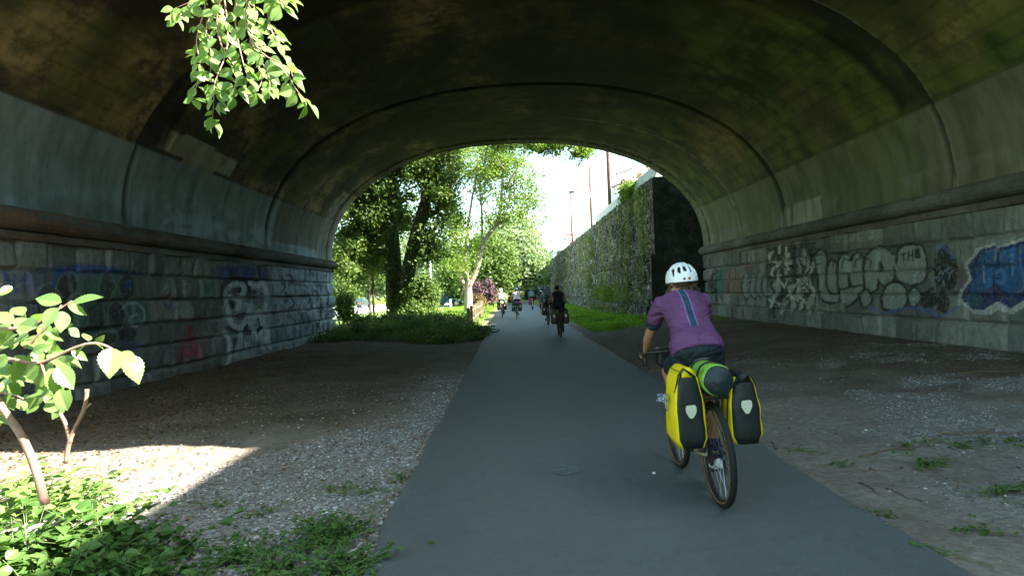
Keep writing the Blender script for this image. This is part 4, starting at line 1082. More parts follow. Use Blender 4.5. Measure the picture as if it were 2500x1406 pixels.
def torso_rings(sc=1., fat=1., sh=1.):
    """spine from seat to neck: (y, z, half width, half depth)"""
    S = [(.2, .93, .10, .07), (.21, .99, .165, .115), (.255, 1.06, .178, .12), (.31, 1.13, .158, .105), (.37, 1.2, .143, .1), (.43, 1.27, .155, .108), (.5, 1.33, .172, .105), (.555, 1.365, .174, .085), (.6, 1.385, .125, .06), (.64, 1.41, .062, .045)]
    return S
def rings_from(S, grow=0., a0=0, a1=None, n=22, sh=1.):
    S = S[a0:a1]; out = []
    for i, (y, z, a, b_) in enumerate(S):
        j0, j1 = max(i-1, 0), min(i+1, len(S)-1)
        d = Vector((0, S[j1][0]-S[j0][0], S[j1][1]-S[j0][1])).normalized(); nrm = Vector((0, -d.z, d.y))
        out.append([Vector((math.copysign(abs(math.cos(t))**.85, math.cos(t))*(a+grow)*sh, y, z))+nrm*(math.sin(t)*(b_+grow)) for t in [2*math.pi*k/n for k in range(n)]])
    return out
def person(label, o, vox=.014):
    """a rider: o holds colours and options"""
    t = empty('person', label=label, cat='person', group=o.get('group'))
    S = torso_rings(); sh = o.get('sh', 1.)
    hy, hz = o.get('head', (.735, 1.54)); hx = o.get('hx', 0.)
    b = MB(); b.ring(rings_from(S, 0, sh=sh))
    b.tube([(0, .6, 1.38), (0, .66, 1.43), (hx, hy-.04, hz-.06)], [.075, .056, .055], 12)
    HR = Matrix.Rotation(R(-12), 3, 'X')
    b.ball((hx, hy, hz), (.074, .094, .108), 16, 12, HR)
    b.ball((hx, hy+.05, hz-.055), (.048, .045, .05), 12, 8)
    b.tube([(hx, hy+.085, hz+.01), (hx, hy+.112, hz-.035)], [.01, .016], 8)          # nose
    b.ball((hx, hy+.085, hz-.062), (.025, .014, .009), 8, 6)                         # mouth
    for s in (-1, 1): b.ball((hx+s*.075, hy-.005, hz-.01), (.012, .02, .032), 8, 6)    # ears
    elb = o.get('elbow', .06); hands = {}
    for s in (-1, 1):
        shd = Vector((s*.172*sh, .545, 1.35)); hand = Vector(o.get('hand', (s*.217, .985, .99)) if not o.get('flat') else (s*.2, .9, .98)); hand.x = s*abs(hand.x)
        el = shd.lerp(hand, .53)+Vector((s*elb, -.03, -elb*.8))
        wr_ = el.lerp(hand, .86)
        b.tube([shd-Vector((s*.05, .0, -.0)), shd, shd.lerp(el, .4), shd.lerp(el, .85), el, el.lerp(wr_, .3), el.lerp(wr_, .8), wr_], [.05, .056, .047, .038, .037, .039, .027, .024], 12)
        hands[s] = (wr_, hand, el, shd)
        # palm, five fingers and thumb closing round the hood
        pd = (hand-wr_).normalized(); b.tube([wr_, wr_.lerp(hand, .5), hand+Vector((0, .01, .004))], [.024, .03, .028], 8, flat=.6)
        for k in range(4):
            r0 = hand+Vector((s*(.02-.0*k), .005+.017*(k-1), .006)); L_ = (.9, 1., .95, .8)[k]
            b.tube([r0, r0+Vector((s*.016, .012, -.016))*L_, r0+Vector((s*.014, .016, -.04))*L_, r0+Vector((-s*.004, .016, -.052))*L_], [.0095, .009, .0085, .0075], 6)
        b.tube([wr_.lerp(hand, .5)+Vector((-s*.018, 0, .0)), hand+Vector((-s*.028, .0, -.004)), hand+Vector((-s*.028, .02, -.022))], [.011, .0105, .009], 6)
    feet = {}
    for s, pz in ((1, o.get('rf', .125)), (-1, .57-o.get('rf', .125))):
        hip = Vector((s*.095, .245, .97)); ank = Vector((s*.105, .36, pz+.1)); 
        # two-bone knee
        L1, L2 = .43, .42; v = ank-hip; d = min(v.length, L1+L2-.005); a = (L1*L1-L2*L2+d*d)/(2*d); h = math.sqrt(max(0, L1*L1-a*a))
        dr = v.normalized(); pole = Vector((0, 1, .35)); pole = (pole-dr*pole.dot(dr)).normalized(); kn = hip+dr*a+pole*h+Vector((s*.015, 0, 0))
        b.tube([hip+Vector((0, 0, .03)), hip.lerp(kn, .15), hip.lerp(kn, .55), hip.lerp(kn, .9), kn, kn.lerp(ank, .15), kn.lerp(ank, .35), kn.lerp(ank, .7), ank], [.088, .09, .075, .056, .054, .052, .056, .04, .034], 14)
        toe = ank+Vector((s*.008, .16, -.055)); b.tube([ank+Vector((0, -.03, -.03)), ank+Vector((0, .03, -.045)), toe], [.034, .036, .028], 8)
        feet[s] = (hip, kn, ank, toe)
    blob('body', b, MAT[o.get('skin', 'skin')], t, vox, 3)
    # eyes
    for s in (-1, 1):
        if o.get('eyes', True): b = MB(); b.ball((hx+s*.03, hy+.078, hz+.008), .012, 8, 6); b.build('eye', MAT['eye'], t, smooth=True, fix=False)
    # shirt
    b = MB(); b.ring(rings_from(S, .014, 2, 9, sh=sh))
    b.ring(rings_from([(.225, 1.0, .18, .13), (.28, 1.09, .176, .12)], .02, sh=sh))
    if o.get('sleeve', .4) > 0:
        for s in (-1, 1):
            wr_, hand, el, shd = hands[s]; f = o.get('sleeve', .55)
            b.tube([shd-Vector((s*.09, 0, .01)), shd-Vector((s*.01, 0, 0)), shd.lerp(el, f*.5), shd.lerp(el, f)], [.076, .075, .065, .055], 14)
            if f > 1: b.tube([shd.lerp(el, .95), el, el.lerp(wr_, .5), wr_], [.05, .048, .042, .034], 12)
    blob(o.get('topname', 'jersey'), b, o['top'], t, vox, 4)
    if o.get('band'):
        b = MB(); wr_, hand, el, shd = hands[-1]; f = .5
        for s in (-1, 1):
            wr_, hand, el, shd = hands[s]; b = MB(); b.tube([shd.lerp(el, .5), shd.lerp(el, .54), shd.lerp(el, .66), shd.lerp(el, .69)], [.058, .0605, .058, .054], 16, cap=False); b.build('sleeve_band', o['band'], t, smooth=True)
    # shorts
    b = MB(); b.ring(rings_from(S, .008, 0, 3, sh=min(sh, 1.)))
    for s in (-1, 1):
        hip, kn, ank, toe = feet[s]; f = o.get('short', .72)
        b.tube([hip+Vector((0, 0, .03)), hip.lerp(kn, .15), hip.lerp(kn, .5), hip.lerp(kn, f)], [.098, .1, .088, .076], 16)
    blob('shorts', b, o.get('bottom', MAT['shorts']), t, vox, 3)
    for s in (-1, 1):
        hip, kn, ank, toe = feet[s]
        b = MB(); b.tube([kn.lerp(ank, .68), kn.lerp(ank, .75), ank+Vector((0, 0, .01)), ank+Vector((0, .0, -.03))], [.046, .047, .041, .042], 12); b.build('sock', o.get('sock', MAT['white']), t, smooth=True)
        b = MB(); b.ring([[p+Vector((math.cos(a)*w, 0, max(-.5, math.sin(a))*h)) for a in [2*math.pi*k/12 for k in range(12)]] for p, w, h in ((ank+Vector((0, -.065, -.045)), .025, .03), (ank+Vector((0, -.04, -.04)), .036, .05), (ank+Vector((0, .03, -.05)), .043, .05), (ank+Vector((0, .1, -.062)), .046, .038), (ank+Vector((0, .17, -.07)), .036, .028), (ank+Vector((0, .19, -.072)), .018, .016))])
        b.build('shoe', o.get('shoe', MAT['white']), t, smooth=True)
    if o.get('gloves'):
        for s in (-1, 1):
            wr_, hand, el, shd = hands[s]; b = MB(); b.tube([wr_, wr_.lerp(hand, .4), hand+Vector((0, .018, .006))], [.03, .035, .034], 10, flat=.68)
            for k in range(4):
                r0 = hand+Vector((s*.02, .005+.017*(k-1), .006)); b.tube([r0, r0+Vector((s*.016, .012, -.016))], [.0115, .011], 6)
            b.build('glove', MAT['black'], t, smooth=True, fix=False)
    if o.get('hair'):
        rg = random.Random(7); b = MB(); b.ball((hx, hy-.012, hz+.012), (.08, .096, .1), 14, 10, HR)
        if o.get('curly'):
            for k in range(230):
                a = rg.uniform(-2.5, 2.5); zz = rg.uniform(-.16, -.02)
                r_ = .088+rg.uniform(0, .035)*(1 if zz < -.05 else .4); b.ball((hx+r_*math.sin(a)*1.02, hy-.02-r_*1.02*math.cos(a)*.95, hz+zz), rg.uniform(.009, .02), 6, 5)
        else:
            b.ball((hx, hy-.045, hz-.05), (.06, .05, .06), 10, 8)
        b.build('hair', MAT[o['hair']], t, smooth=True, fix=False)
    if o.get('helmet'):
        make_helmet(t, hx, hy, hz, o['helmet'], o.get('fine', False))
    elif o.get('cap'):
        b = MB(); b.ball((hx, hy-.005, hz+.035), (.086, .104, .082), 14, 8, HR); b.build('cap', o['cap'], t, smooth=True)
    return t
def make_helmet(t, hx, hy, hz, m, fine):
    nl, nr = (56, 32) if fine else (20, 10)
    tilt = Matrix.Rotation(R(-8), 3, 'X'); c = Vector((hx, hy-.008, hz+.022)); v = []; f = []
    # lon around, lat from the rim up; the long axis is y
    def P(lon, lat, k=1.):
        x = .1*math.sin(lon)*math.cos(lat)*k; y = -.135*math.cos(lon)*math.cos(lat)*k; z = .118*math.sin(lat)*k
        if lat < .12: z -= .02*max(0, math.cos(lon))
        return c+tilt @ Vector((x, y, z))
    for i in range(nr+1):
        lat = -.12+(math.pi/2+.12)*i/nr
        for j in range(nl): v.append(P(2*math.pi*j/nl, lat))
    # vents in the frame seen from above: rows of slots running front to back
    for i in range(nr):
        lat = -.12+(math.pi/2+.12)*(i+.5)/nr
        for j in range(nl):
            lon = 2*math.pi*(j+.5)/nl; x = math.sin(lon)*math.cos(lat); y = -math.cos(lon)*math.cos(lat); z = math.sin(lat)
            hole = False
            if fine and z > .12:
                ux = x/.98
                for cx_, w, seq in ((0, .12, ((-.93, -.66), (-.56, -.05), (.08, .6))), (.36, .12, ((-.9, -.62), (-.5, .05), (.2, .66))), (-.36, .12, ((-.9, -.62), (-.5, .05), (.2, .66))), (.7, .1, ((-.68, -.3), (-.18, .3))), (-.7, .1, ((-.68, -.3), (-.18, .3)))):
                    for a, b_ in seq:
                        if a < y < b_ and abs(ux-cx_*(1-.25*max(0, y))) < w*(1-.35*abs((y-a)/(b_-a)*2-1)): hole = True
            if not hole: f.append((i*nl+j, i*nl+(j+1) % nl, (i+1)*nl+(j+1) % nl, (i+1)*nl+j))
    b = MB(); b.add(v, f); o = b.build('helmet', m, t, smooth=True)
    md = o.modifiers.new('s', 'SOLIDIFY'); md.thickness = .02 if fine else .012; md.offset = 1
    if fine: md = o.modifiers.new('b', 'SUBSURF'); md.levels = md.render_levels = 1
    b = MB(); n = 20; vv = []; ff = []
    for i in range(9):
        for j in range(n): vv.append(P(2*math.pi*j/n, -.1+1.66*i/8, .93))
    for i in range(8):
        for j in range(n): ff.append((i*n+j, i*n+(j+1) % n, (i+1)*n+(j+1) % n, (i+1)*n+j))
    b.add(vv, ff); b.build('helmet_liner', MAT['black'], t, smooth=True)
    if fine:
        for s in (-1, 1):
            b = MB(); b.ball(P(s*.16, .06, 1.16), (.011, .006, .009), 8, 6); b.build('tail_light', MAT['red'], t, smooth=True)
        b = MB(); b.tube([P(s_, -.1, 1.03) for s_ in [-1.2+.2*k for k in range(13)]], .006, 5); b.build('head_strap', MAT['black'], t)
def place(objs, x, y, yaw, lean):
    for q in objs:
        q.location = (x, y, .014); q.rotation_euler = (0, R(lean), R(yaw))
def roll_about(o, dz): o.location.z += dz

GBI = 'touring bicycles ridden along the path'; GR_ = 'cyclists riding away along the path'; GP = 'panniers hanging on the bicycles'
proto = make_bike('touring bicycle with tan-walled tyres and bulging yellow panniers, nearest the camera', GBI)
pl = make_pannier(-1, 'yellow and black pannier on the left of the nearest bicycle', MAT['blackfab'], MAT['yellow'], GP)
pr = make_pannier(1, 'yellow and black pannier on the right of the nearest bicycle', MAT['blackfab'], MAT['yellow'], GP)
MAT['lime'] = plain('lime_ripstop_fabric', (.2, .42, .05), .5, .4, var=.3, scale=16, bump=.9, bs=18, bd=.012)
MAT['darkend'] = plain('dark_stuff_sack_end', (.015, .025, .03), .5, .4, bump=1., bs=22, bd=.012)
rollbag = make_roll('lime green stuff sack with a black end strapped on the nearest rack', MAT['lime'], MAT['darkend'], .102, .44, .865)
hb = empty('handlebar_bag', label='small black bag hanging on the nearest handlebar', cat='handlebar bag')
b = MB(); b.ring(superbox((-.02, 1.02, .9), (.2, .11, .15), .4, (.95, .95), 5, 24, 5)); b.build('body', MAT['blackfab'], hb, smooth=True)
b = MB(); b.ring(superbox((-.02, 1.02, .978), (.205, .115, .02), .4, (1, 1), 2, 24, 5)); b.build('lid', MAT['black'], hb, smooth=True)
# little coil of patterned cord on the left pannier
q = NT('blue_white_cord'); q.out(q.ramp(q.noise(90, 1), [(.45, (.05, .12, .2)), (.55, (.6, .65, .68))]), .8); MAT['cord'] = q.m
rp = empty('cord_coil', label='small knotted coil of blue and white cord tied to the left yellow pannier', cat='cord')
rg = random.Random(5); b = MB(); pts = [(-.315+rg.uniform(-.045, .015), .0+rg.uniform(-.04, .05), .76+rg.uniform(-.03, .02)) for k in range(22)]+[(-.31, 0, .7), (-.305, .01, .66)]
b.tube([(-.30, -.0, .77)]+pts, .006, 5); o = b.build('cord', MAT['cord'], rp, smooth=True, fix=False)
MAT['purple'] = cloth('purple_jersey', (.125, .048, .128), .15, 'spine'); MAT['navy'] = cloth('dark_blue_band', (.012, .03, .05))
MAT['navysock'] = plain('navy_sock', (.01, .02, .08), .8)
rider = person('cyclist in a purple jersey and white vented helmet riding the nearest bicycle', dict(top=MAT['purple'], band=MAT['navy'], helmet=MAT['white'], fine=True, hair='hair', curly=True, gloves=True, sock=MAT['navysock'], sleeve=.66, elbow=.03, group=GR_, sh=.95, head=(.72, 1.5), hx=.06, hand=(.217, .975, .955)), .0105)
place([proto, pl, pr, rollbag, hb, rp, rider], 1.34, 4.57, 1.2, -2.7)

FAB = dict(tank=cloth('black_tank_top', (.01, .014, .022)), plaid=cloth('blue_plaid_shirt', (.05, .12, .17), .2, 'plaid'), dark=cloth('black_shirt', (.012, .012, .015)), grey=cloth('grey_blue_shirt', (.08, .14, .17)),
           whitep=cloth('white_lilac_jersey', (.5, .42, .52)), white=cloth('white_shirt', (.6, .55, .57)), yel=cloth('yellow_top', (.4, .4, .05)))
MAT['teal_h'] = plain('dark_green_helmet', (.02, .07, .06), .35, .5); MAT['black_h'] = plain('black_helmet', (.015, .015, .018), .35, .5); MAT['blue_h'] = plain('blue_helmet', (.02, .06, .12), .35, .5)
MAT['ylw2'] = plain('pale_yellow_bag', (.6, .6, .12), .5); MAT['plum'] = plain('plum_fabric', (.2, .03, .12), .6); MAT['redfab'] = plain('red_fabric', (.5, .02, .05), .6)
MAT['greypack'] = plain('grey_green_pack', (.05, .07, .06), .7, bump=.4, bs=20, bd=.01); MAT['fender'] = plain('pale_yellow_fender', (.6, .65, .3), .4)
far = [
 dict(x=1.46, y=21.2, yaw=0, lean=-1., who='cyclist in a black tank top with bare arms, closest of the distant group', top=FAB['tank'], sleeve=0, cap=MAT['black_h'], hair='hairdark', bag=('blackfab', 'blackfab'), rf=.13,
      bl='touring bicycle ridden by the cyclist in the black tank top', pn='black pannier on the %s of the bicycle under the black tank top', elbow=.08),
 dict(x=1.49, y=28.8, yaw=0, lean=1., who='cyclist in a blue plaid shirt wearing a large grey-green backpack', top=FAB['plaid'], sleeve=1.2, helmet=MAT['black_h'], bag=('blackfab', 'blackfab'), rf=.4, topname='shirt',
      bl='touring bicycle ridden by the cyclist with the backpack', pn='black pannier on the %s of the backpack wearer\'s bicycle', elbow=.09, pack=True, hair='hairdark', sh=1.12),
 dict(x=1.8, y=42, yaw=0, lean=0, who='cyclist in a black shirt with a white mark, just left of the plaid shirt', top=FAB['dark'], sleeve=.6, helmet=MAT['blue_h'], bag=None, rf=.2, bl='bicycle without panniers under the cyclist in the black shirt', mark=True, hair='hairdark', topname='shirt'),
 dict(x=1.51, y=52, yaw=0, lean=-1, who='cyclist in a grey-blue shirt with a red bag behind the saddle', top=FAB['grey'], sleeve=.4, cap=MAT['blue_h'], bag=None, rf=.15, bl='bicycle with a pale yellow rear mudguard and a red bag', red=True, fender=True, hair='hairdark', topname='shirt'),
 dict(x=.2, y=36.3, yaw=0, lean=1, who='cyclist in a white and lilac jersey and dark green helmet', top=FAB['whitep'], sleeve=.6, helmet=MAT['teal_h'], bag=('greenfab', 'greenfab'), rf=.2, bl='bicycle under the cyclist in the green helmet with wide green panniers',
      pn='dark green pannier on the %s of the green-helmeted rider\'s bicycle', roll=('plum', True, 'plum rolled bag laid across the green-helmeted rider\'s rack'), elbow=.13, hair='hairdark'),
 dict(x=-.62, y=40, yaw=0, lean=-2, who='cyclist in a white shirt and white helmet, leftmost on the path', top=FAB['white'], sleeve=.9, helmet=MAT['white'], bag=('blackfab', 'blackfab'), rf=.13, bl='bicycle furthest left on the path with a pale yellow roll on it',
      pn='black pannier on the %s of the leftmost bicycle', roll=('ylw2', False, 'pale yellow rolled bag on the leftmost bicycle'), elbow=.05, hair='hair', topname='shirt'),
]
for k, F_ in enumerate(far):
    bk = copy_tree(proto); tag(bk, F_['bl'], 'bicycle', GBI); L_ = [bk]
    for ch in bk.children:
        if ch.name.split('.')[0] in ('frame', 'fork'):
            ch.data = ch.data.copy(); ch.data.materials[0] = MAT['black']
    o = dict(F_); o['group'] = GR_; o['eyes'] = False; o['sock'] = MAT['blackfab'] if k in (0, 2, 5) else MAT['white']; o['shoe'] = MAT['black']
    L_.append(person(F_['who'], o, .019))
    if F_['bag']:
        for s, nm, src in ((-1, 'left', pl), (1, 'right', pr)):
            p = make_pannier(s, F_['pn'] % nm, MAT[F_['bag'][0]], MAT[F_['bag'][1]], GP); L_.append(p)
    if F_.get('roll'): L_.append(make_roll(F_['roll'][2], MAT[F_['roll'][0]], MAT[F_['roll'][0]], .1, .42, .86, F_['roll'][1]))
    if F_.get('pack'):
        t = empty('backpack', label='large grey-green backpack on the back of the plaid shirt', cat='backpack')
        b = MB(); Rm = Matrix.Rotation(R(-38), 4, 'X'); rr_ = superbox((0, 0, 0), (.34, .2, .56), .5, (.85, .85), 8, 24, 4); b.ring([[Rm @ p+Vector((0, .29, 1.32)) for p in q_] for q_ in rr_]); b.build('body', MAT['greypack'], t, smooth=True)
        b = MB(); rr_ = superbox((0, -.12, -.08), (.24, .07, .26), .5, (.9, .9), 5, 20, 4); b.ring([[Rm @ p+Vector((0, .29, 1.32)) for p in q_] for q_ in rr_]); b.build('front_pocket', MAT['greypack'], t, smooth=True)
        for s in (-1, 1):
            b = MB(); b.tube([(s*.1, .45, 1.5), (s*.11, .56, 1.5), (s*.12, .66, 1.4), (s*.14, .55, 1.2), (s*.15, .36, 1.12)], .02, 6, flat=.4); b.build('shoulder_strap', MAT['black'], t, smooth=True)
        L_.append(t)
    if F_.get('mark'):
        b = MB(); Rm = Matrix.Rotation(R(-42), 4, 'X'); b.prism([(-.06, -.03), (.06, -.03), (.075, 0), (.05, .03), (-.05, .03), (-.075, 0)], 'y', -.004, .004)
        o_ = MB(); o_.add([Rm @ p+Vector((0, .4, 1.44)) for p in b.v], b.f); q_ = o_.build('back_print', MAT['white'], L_[1])
    if F_.get('red'):
        t = empty('saddle_bag', label='red saddle bag on the bicycle with the pale mudguard', cat='saddle bag'); b = MB(); b.ring(superbox((-.03, .0, .84), (.24, .2, .16), .5, (.9, .9), 5, 20, 3)); b.build('body', MAT['redfab'], t, smooth=True)
        b = MB(); b.ring(superbox((-.03, -.0, .925), (.2, .16, .02), .5, (1, 1), 2, 20, 3)); b.build('lid', MAT['redfab'], t, smooth=True); L_.append(t)
        p = make_pannier(-1, 'plum pannier on the left of the bicycle with the pale mudguard', MAT['plum'], MAT['plum'], GP, False); L_.append(p)
    if F_.get('fender'):
        b = MB(); pts = [(0, .37*math.cos(a), .35+.37*math.sin(a)) for a in [R(75+k_*8) for k_ in range(16)]]; b.tube(pts, .045, 8, flat=.3, up=(0, 0, 1)); b.build('mudguard', MAT['fender'], bk, smooth=True)
    place(L_, F_['x'], F_['y'], F_['yaw'], F_['lean'])
# someone far down the path, walking
t = empty('person', (at(1277, 735, Y=85).x, 85, .0), label='tiny far pedestrian in a yellow top beyond the cyclists', cat='person')
b = MB(); b.ring([[Vector((a*math.cos(k*.6283), .1*math.sin(k*.6283)*a/.15, z)) for k in range(10)] for a, z in ((.1, .8), (.16, .92), (.14, 1.1), (.19, 1.38), (.12, 1.48), (.05, 1.5), (.05, 1.56))])
b.ball((0, 0, 1.66), (.075, .09, .11), 10, 8)
for s in (-1, 1): b.tube([(s*.18, 0, 1.4), (s*.23, .02, 1.12), (s*.2, .12, .88)], [.05, .04, .03], 8); b.tube([(s*.09, 0, .9), (s*.1, s*.12, .48), (s*.1, s*.1-.05, .08), (s*.1, s*.1+.12, .04)], [.09, .06, .045, .04], 8)
blob('body', b, MAT['skin'], t, .03, 2)
b = MB(); b.ring([[Vector((a*math.cos(k*.6283), .13*math.sin(k*.6283)*a/.16, z)) for k in range(10)] for a, z in ((.19, .86), (.17, 1.1), (.22, 1.38), (.13, 1.49))]); b.build('shirt', FAB['yel'], t, smooth=True)
b = MB(); b.ring([[Vector((a*math.cos(k*.6283), .8*a*math.sin(k*.6283), z)) for k in range(10)] for a, z in ((.16, .45), (.19, .7), (.18, .92))]); b.build('shorts', FAB['grey'], t, smooth=True)
b = MB(); b.ball((0, -.02, 1.69), (.083, .095, .1), 10, 8); b.build('hair', MAT['hairdark'], t, smooth=True)
# ================================================================ THINGS BEYOND THE ARCH
MAT['wood'] = plain('weathered_wood', (.22, .18, .115), .9, .15, var=.4, scale=8, bump=.6, bs=30, bd=.01)
MAT['rust'] = plain('rust_brown_pole_paint', (.17, .07, .05), .7, .3, var=.4, scale=3)
fn = empty('split_rail_fence', (-1.87, 28.6, 0), label='weathered wooden split-rail fence along the left verge of the path', cat='fence')
fy_ = [28.6+2.45*i for i in range(22)]; fx_ = [-1.87-.008*(y-28.6)-.0009*(y-28.6)**2*.3 for y in fy_]
rg = random.Random(3)
for i, (x, y) in enumerate(zip(fx_, fy_)):
    z = gz1(x, y); b = MB(); h = .95+rg.uniform(-.03, .04)
    b.ring([[Vector((x+1.87+s*.06*math.copysign(1, c)+rg.uniform(-.004, .004), y-28.6+s*.05*d, z+zz)) for c, d in ((-1, -1), (1, -1), (1, 1), (-1, 1))] for zz, s in ((-.1, 1), (h-.03, 1), (h, .75))])
    b.build('post', MAT['wood'], fn, bevel=.008)
    if i:
        for zr in (.34, .74):
            p = Vector((fx_[i-1]+1.87, fy_[i-1]-28.6, gz1(fx_[i-1], fy_[i-1])+zr)); q = Vector((x+1.87, y-28.6, z+zr+rg.uniform(-.02, .02)))
            b = MB(); m = p.lerp(q, .5)+Vector((0, 0, -.015)); b.tube([p, m, q], [.05, .055, .045], 6, flat=.55); b.build('rail', MAT['wood'], fn)
# plants leaning through the fence
for i, (y0, lab) in enumerate([(36, 'weedy plants leaning through the near stretch of the fence'), (46, 'tall weeds behind the middle of the fence'), (58, 'weeds at the far stretch of the fence')]):
    rng = np.random.RandomState(60+i); t = empty('weed_clump', (-2.2, y0, 0), label=lab, cat='weeds', group='weeds along the fence')
    crown_mesh('foliage', [(rng.normal()*.12-.25-.004*yy_*yy_*.1, rng.uniform(-4, 5), rng.uniform(.05, .45)) for yy_ in rng.uniform(0, 5, 60)], 2200, .1, .12, MAT['leaf_yel'], t, 61+i)
# poles
def pole(px, base_y, top_y, Y, r, lab, lamp=False, bands=()):
    p0 = at(px, base_y, Y=Y); p1 = at(px, top_y, Y=Y); H = p1.z-6.2; t = empty('utility_pole', (p0.x, Y, 6.2), label=lab, cat='pole', group='poles above the rock wall')
    b = MB(); b.tube([(0, 0, 0), (0, 0, H*.5), (0, 0, H)], [r, r*.9, r*.72], 12); b.build('shaft', MAT['rust'], t, smooth=True)
    for zb in bands:
        b = MB(); b.tube([(0, 0, zb), (0, 0, zb+.5)], [r*1.12, r*1.1], 12); b.build('band', MAT['white'], t, smooth=True)
    if lamp:
        b = MB(); b.tube([(0, 0, H), (0, 0, H+.2)], .06, 8); b.box((.12, 0, H+.32), (.62, .3, .22)); b.build('lamp_head', MAT['black'], t, bevel=.02)
    else:
        b = MB(); b.tube([(0, 0, H), (0, 0, H+.06)], [r*.8, r*.5], 10); b.build('cap', MAT['steel'], t)
pole(1488, 480, 140, 47, .13, 'thickest red-brown pole above the rock wall, nearest the arch')
pole(1444, 530, 402, 60, .12, 'second red-brown pole with a pale band', bands=(3.2,))
pole(1397, 580, 476, 79, .12, 'slender pole topped by a dark box lamp', lamp=True)
pole(1391, 580, 520, 90, .1, 'shortest bare pole just left of the lamp pole')
# sign board
MAT['board'] = plain('white_sign_paint', (.75, .76, .76), .6, .3, var=.05); MAT['signred'] = plain('red_lettering', (.5, .06, .05), .6); MAT['signblk'] = plain('black_lettering', (.03, .05, .06), .6)
Y = 88; p = at(1386, 583, Y=Y); t = empty('sign_board', (p.x+.25, Y, 6.2), label='white sign board with red and black lettering above the rock wall', cat='sign')
b = MB(); b.box((0, 0, p.z-6.2), (2.3, .08, 1.55)); b.build('board', MAT['board'], t, bevel=.01)
for s in (-1, 1): b = MB(); b.box((s*.85, .1, (p.z-6.2)/2), (.1, .1, p.z-6.2+.8)); b.build('post', MAT['wood'], t)
def text(s, size, loc, m, parent, rot=(R(90), 0, 0), ext=.01, name='lettering'):
    c = bpy.data.curves.new(name, 'FONT'); c.body = s; c.size = size; c.extrude = ext; c.align_x = 'LEFT'; c.align_y = 'CENTER'; c.offset = .012*size
    o = bpy.data.objects.new('tmp', c); C.objects.link(o); bpy.context.view_layer.update()
    me = bpy.data.meshes.new_from_object(o.evaluated_get(bpy.context.evaluated_depsgraph_get())); bpy.data.objects.remove(o)
    me.materials.clear(); me.materials.append(m); q = bpy.data.objects.new(name, me); C.objects.link(q); q.parent = parent; q.location = loc; q.rotation_euler = rot; return q
zc = p.z-6.2
text('EQUIPMENT', .4, (-1.05, -.06, zc+.5), MAT['signred'], t); text('SALES & RE', .48, (-1.05, -.06, zc), MAT['signblk'], t); text('FOR HIRE', .36, (-1.05, -.06, zc-.5), MAT['signred'], t)
# bird perched on it
pb = (p.x-.1, Y, p.z+.78); t = empty('bird', pb, label='small dark bird perched on the sign board', cat='bird')
b = MB(); b.tube([(-.22, 0, .04), (-.12, 0, .08), (0, 0, .13), (.1, 0, .17), (.15, 0, .22)], [.015, .035, .07, .055, .035], 8); b.ball((.17, 0, .24), .042, 8, 6); b.tube([(.2, 0, .24), (.26, 0, .235)], [.014, .003], 5)
b.tube([(.0, .02, .09), (.01, .02, 0)], .008, 4); b.tube([(.03, -.02, .09), (.04, -.02, 0)], .008, 4); blob('body', b, MAT['black'], t, .012, 1)
# truck with a load above the wall
MAT['truckwhite'] = plain('dusty_white_truck_paint', (.6, .62, .62), .45, .4, var=.12); MAT['glass'] = plain('dark_window_glass', (.03, .06, .07), .08, .6); MAT['scrap'] = plain('mixed_scrap', (.3, .22, .15), .8, .3, var=.7, scale=3)
t = empty('flatbed_truck', (8.6, 50.5, 6.25), label='white truck loaded with scrap, parked above the rock wall', cat='truck')
b = MB(); b.prism([(-1.9, .6), (1.2, .6), (1.25, 1.35), (.95, 2.35), (-.5, 2.5), (-1.9, 2.5)], 'x', -1.05, 1.05); b.build('cab', MAT['truckwhite'], t, bevel=.06)
b = MB(); b.prism([(1.0, 2.28), (1.27, 1.42), (1.31, 1.42), (1.04, 2.28)], 'x', -.9, .9); b.build('windscreen', MAT['glass'], t)
b = MB(); b.prism([(-1.2, 1.45), (.75, 1.45), (.55, 2.2), (-1.2, 2.25)], 'x', -1.08, -1.055); b.build('side_window', MAT['glass'], t)
b = MB(); b.prism([(-1.6, 1.5), (-1.8, 1.5), (-1.85, 2.2), (-1.65, 2.2)], 'x', -.9, .9); b.box((0, -1.93, 1.85), (1.5, .03, .6)); b.build('rear_window', MAT['glass'], t)
b = MB(); b.box((0, -4.3, .95), (2.2, 4.6, .16)); b.box((-1.08, -4.3, 1.4), (.06, 4.6, .8)); b.box((1.08, -4.3, 1.4), (.06, 4.6, .8)); b.box((0, -6.6, 1.4), (2.2, .06, .8)); b.build('load_bed', MAT['truckwhite'], t)
for x in (-.95, .95):
    for y in (.3, -5.3, -3.9):
        b = MB(); b.tube([(x-.13, y, .45), (x+.13, y, .45)], .45, 20); b.build('wheel', MAT['tyre'], t, smooth=False)
rg = random.Random(6); b = MB()
for k in range(70):
    p0 = Vector((rg.uniform(-1, 1), rg.uniform(-6.3, -2.2), rg.uniform(1.1, 2.9-.25*abs(k % 5-2)))); d = Vector((rg.gauss(0, 1), rg.gauss(0, 1), rg.gauss(0, .4))).normalized()*rg.uniform(.2, .8)
    if k % 3: b.tube([p0-d, p0, p0+d+Vector((0, 0, rg.uniform(-.1, .2)))], rg.uniform(.03, .09), 5)
    else: b.box(p0, (rg.uniform(.2, .8), rg.uniform(.2, .8), rg.uniform(.1, .4)), Euler((rg.uniform(-1, 1), rg.uniform(-1, 1), rg.uniform(0, 3))).to_matrix())
b.build('scrap_load', MAT['scrap'], t, fix=False)
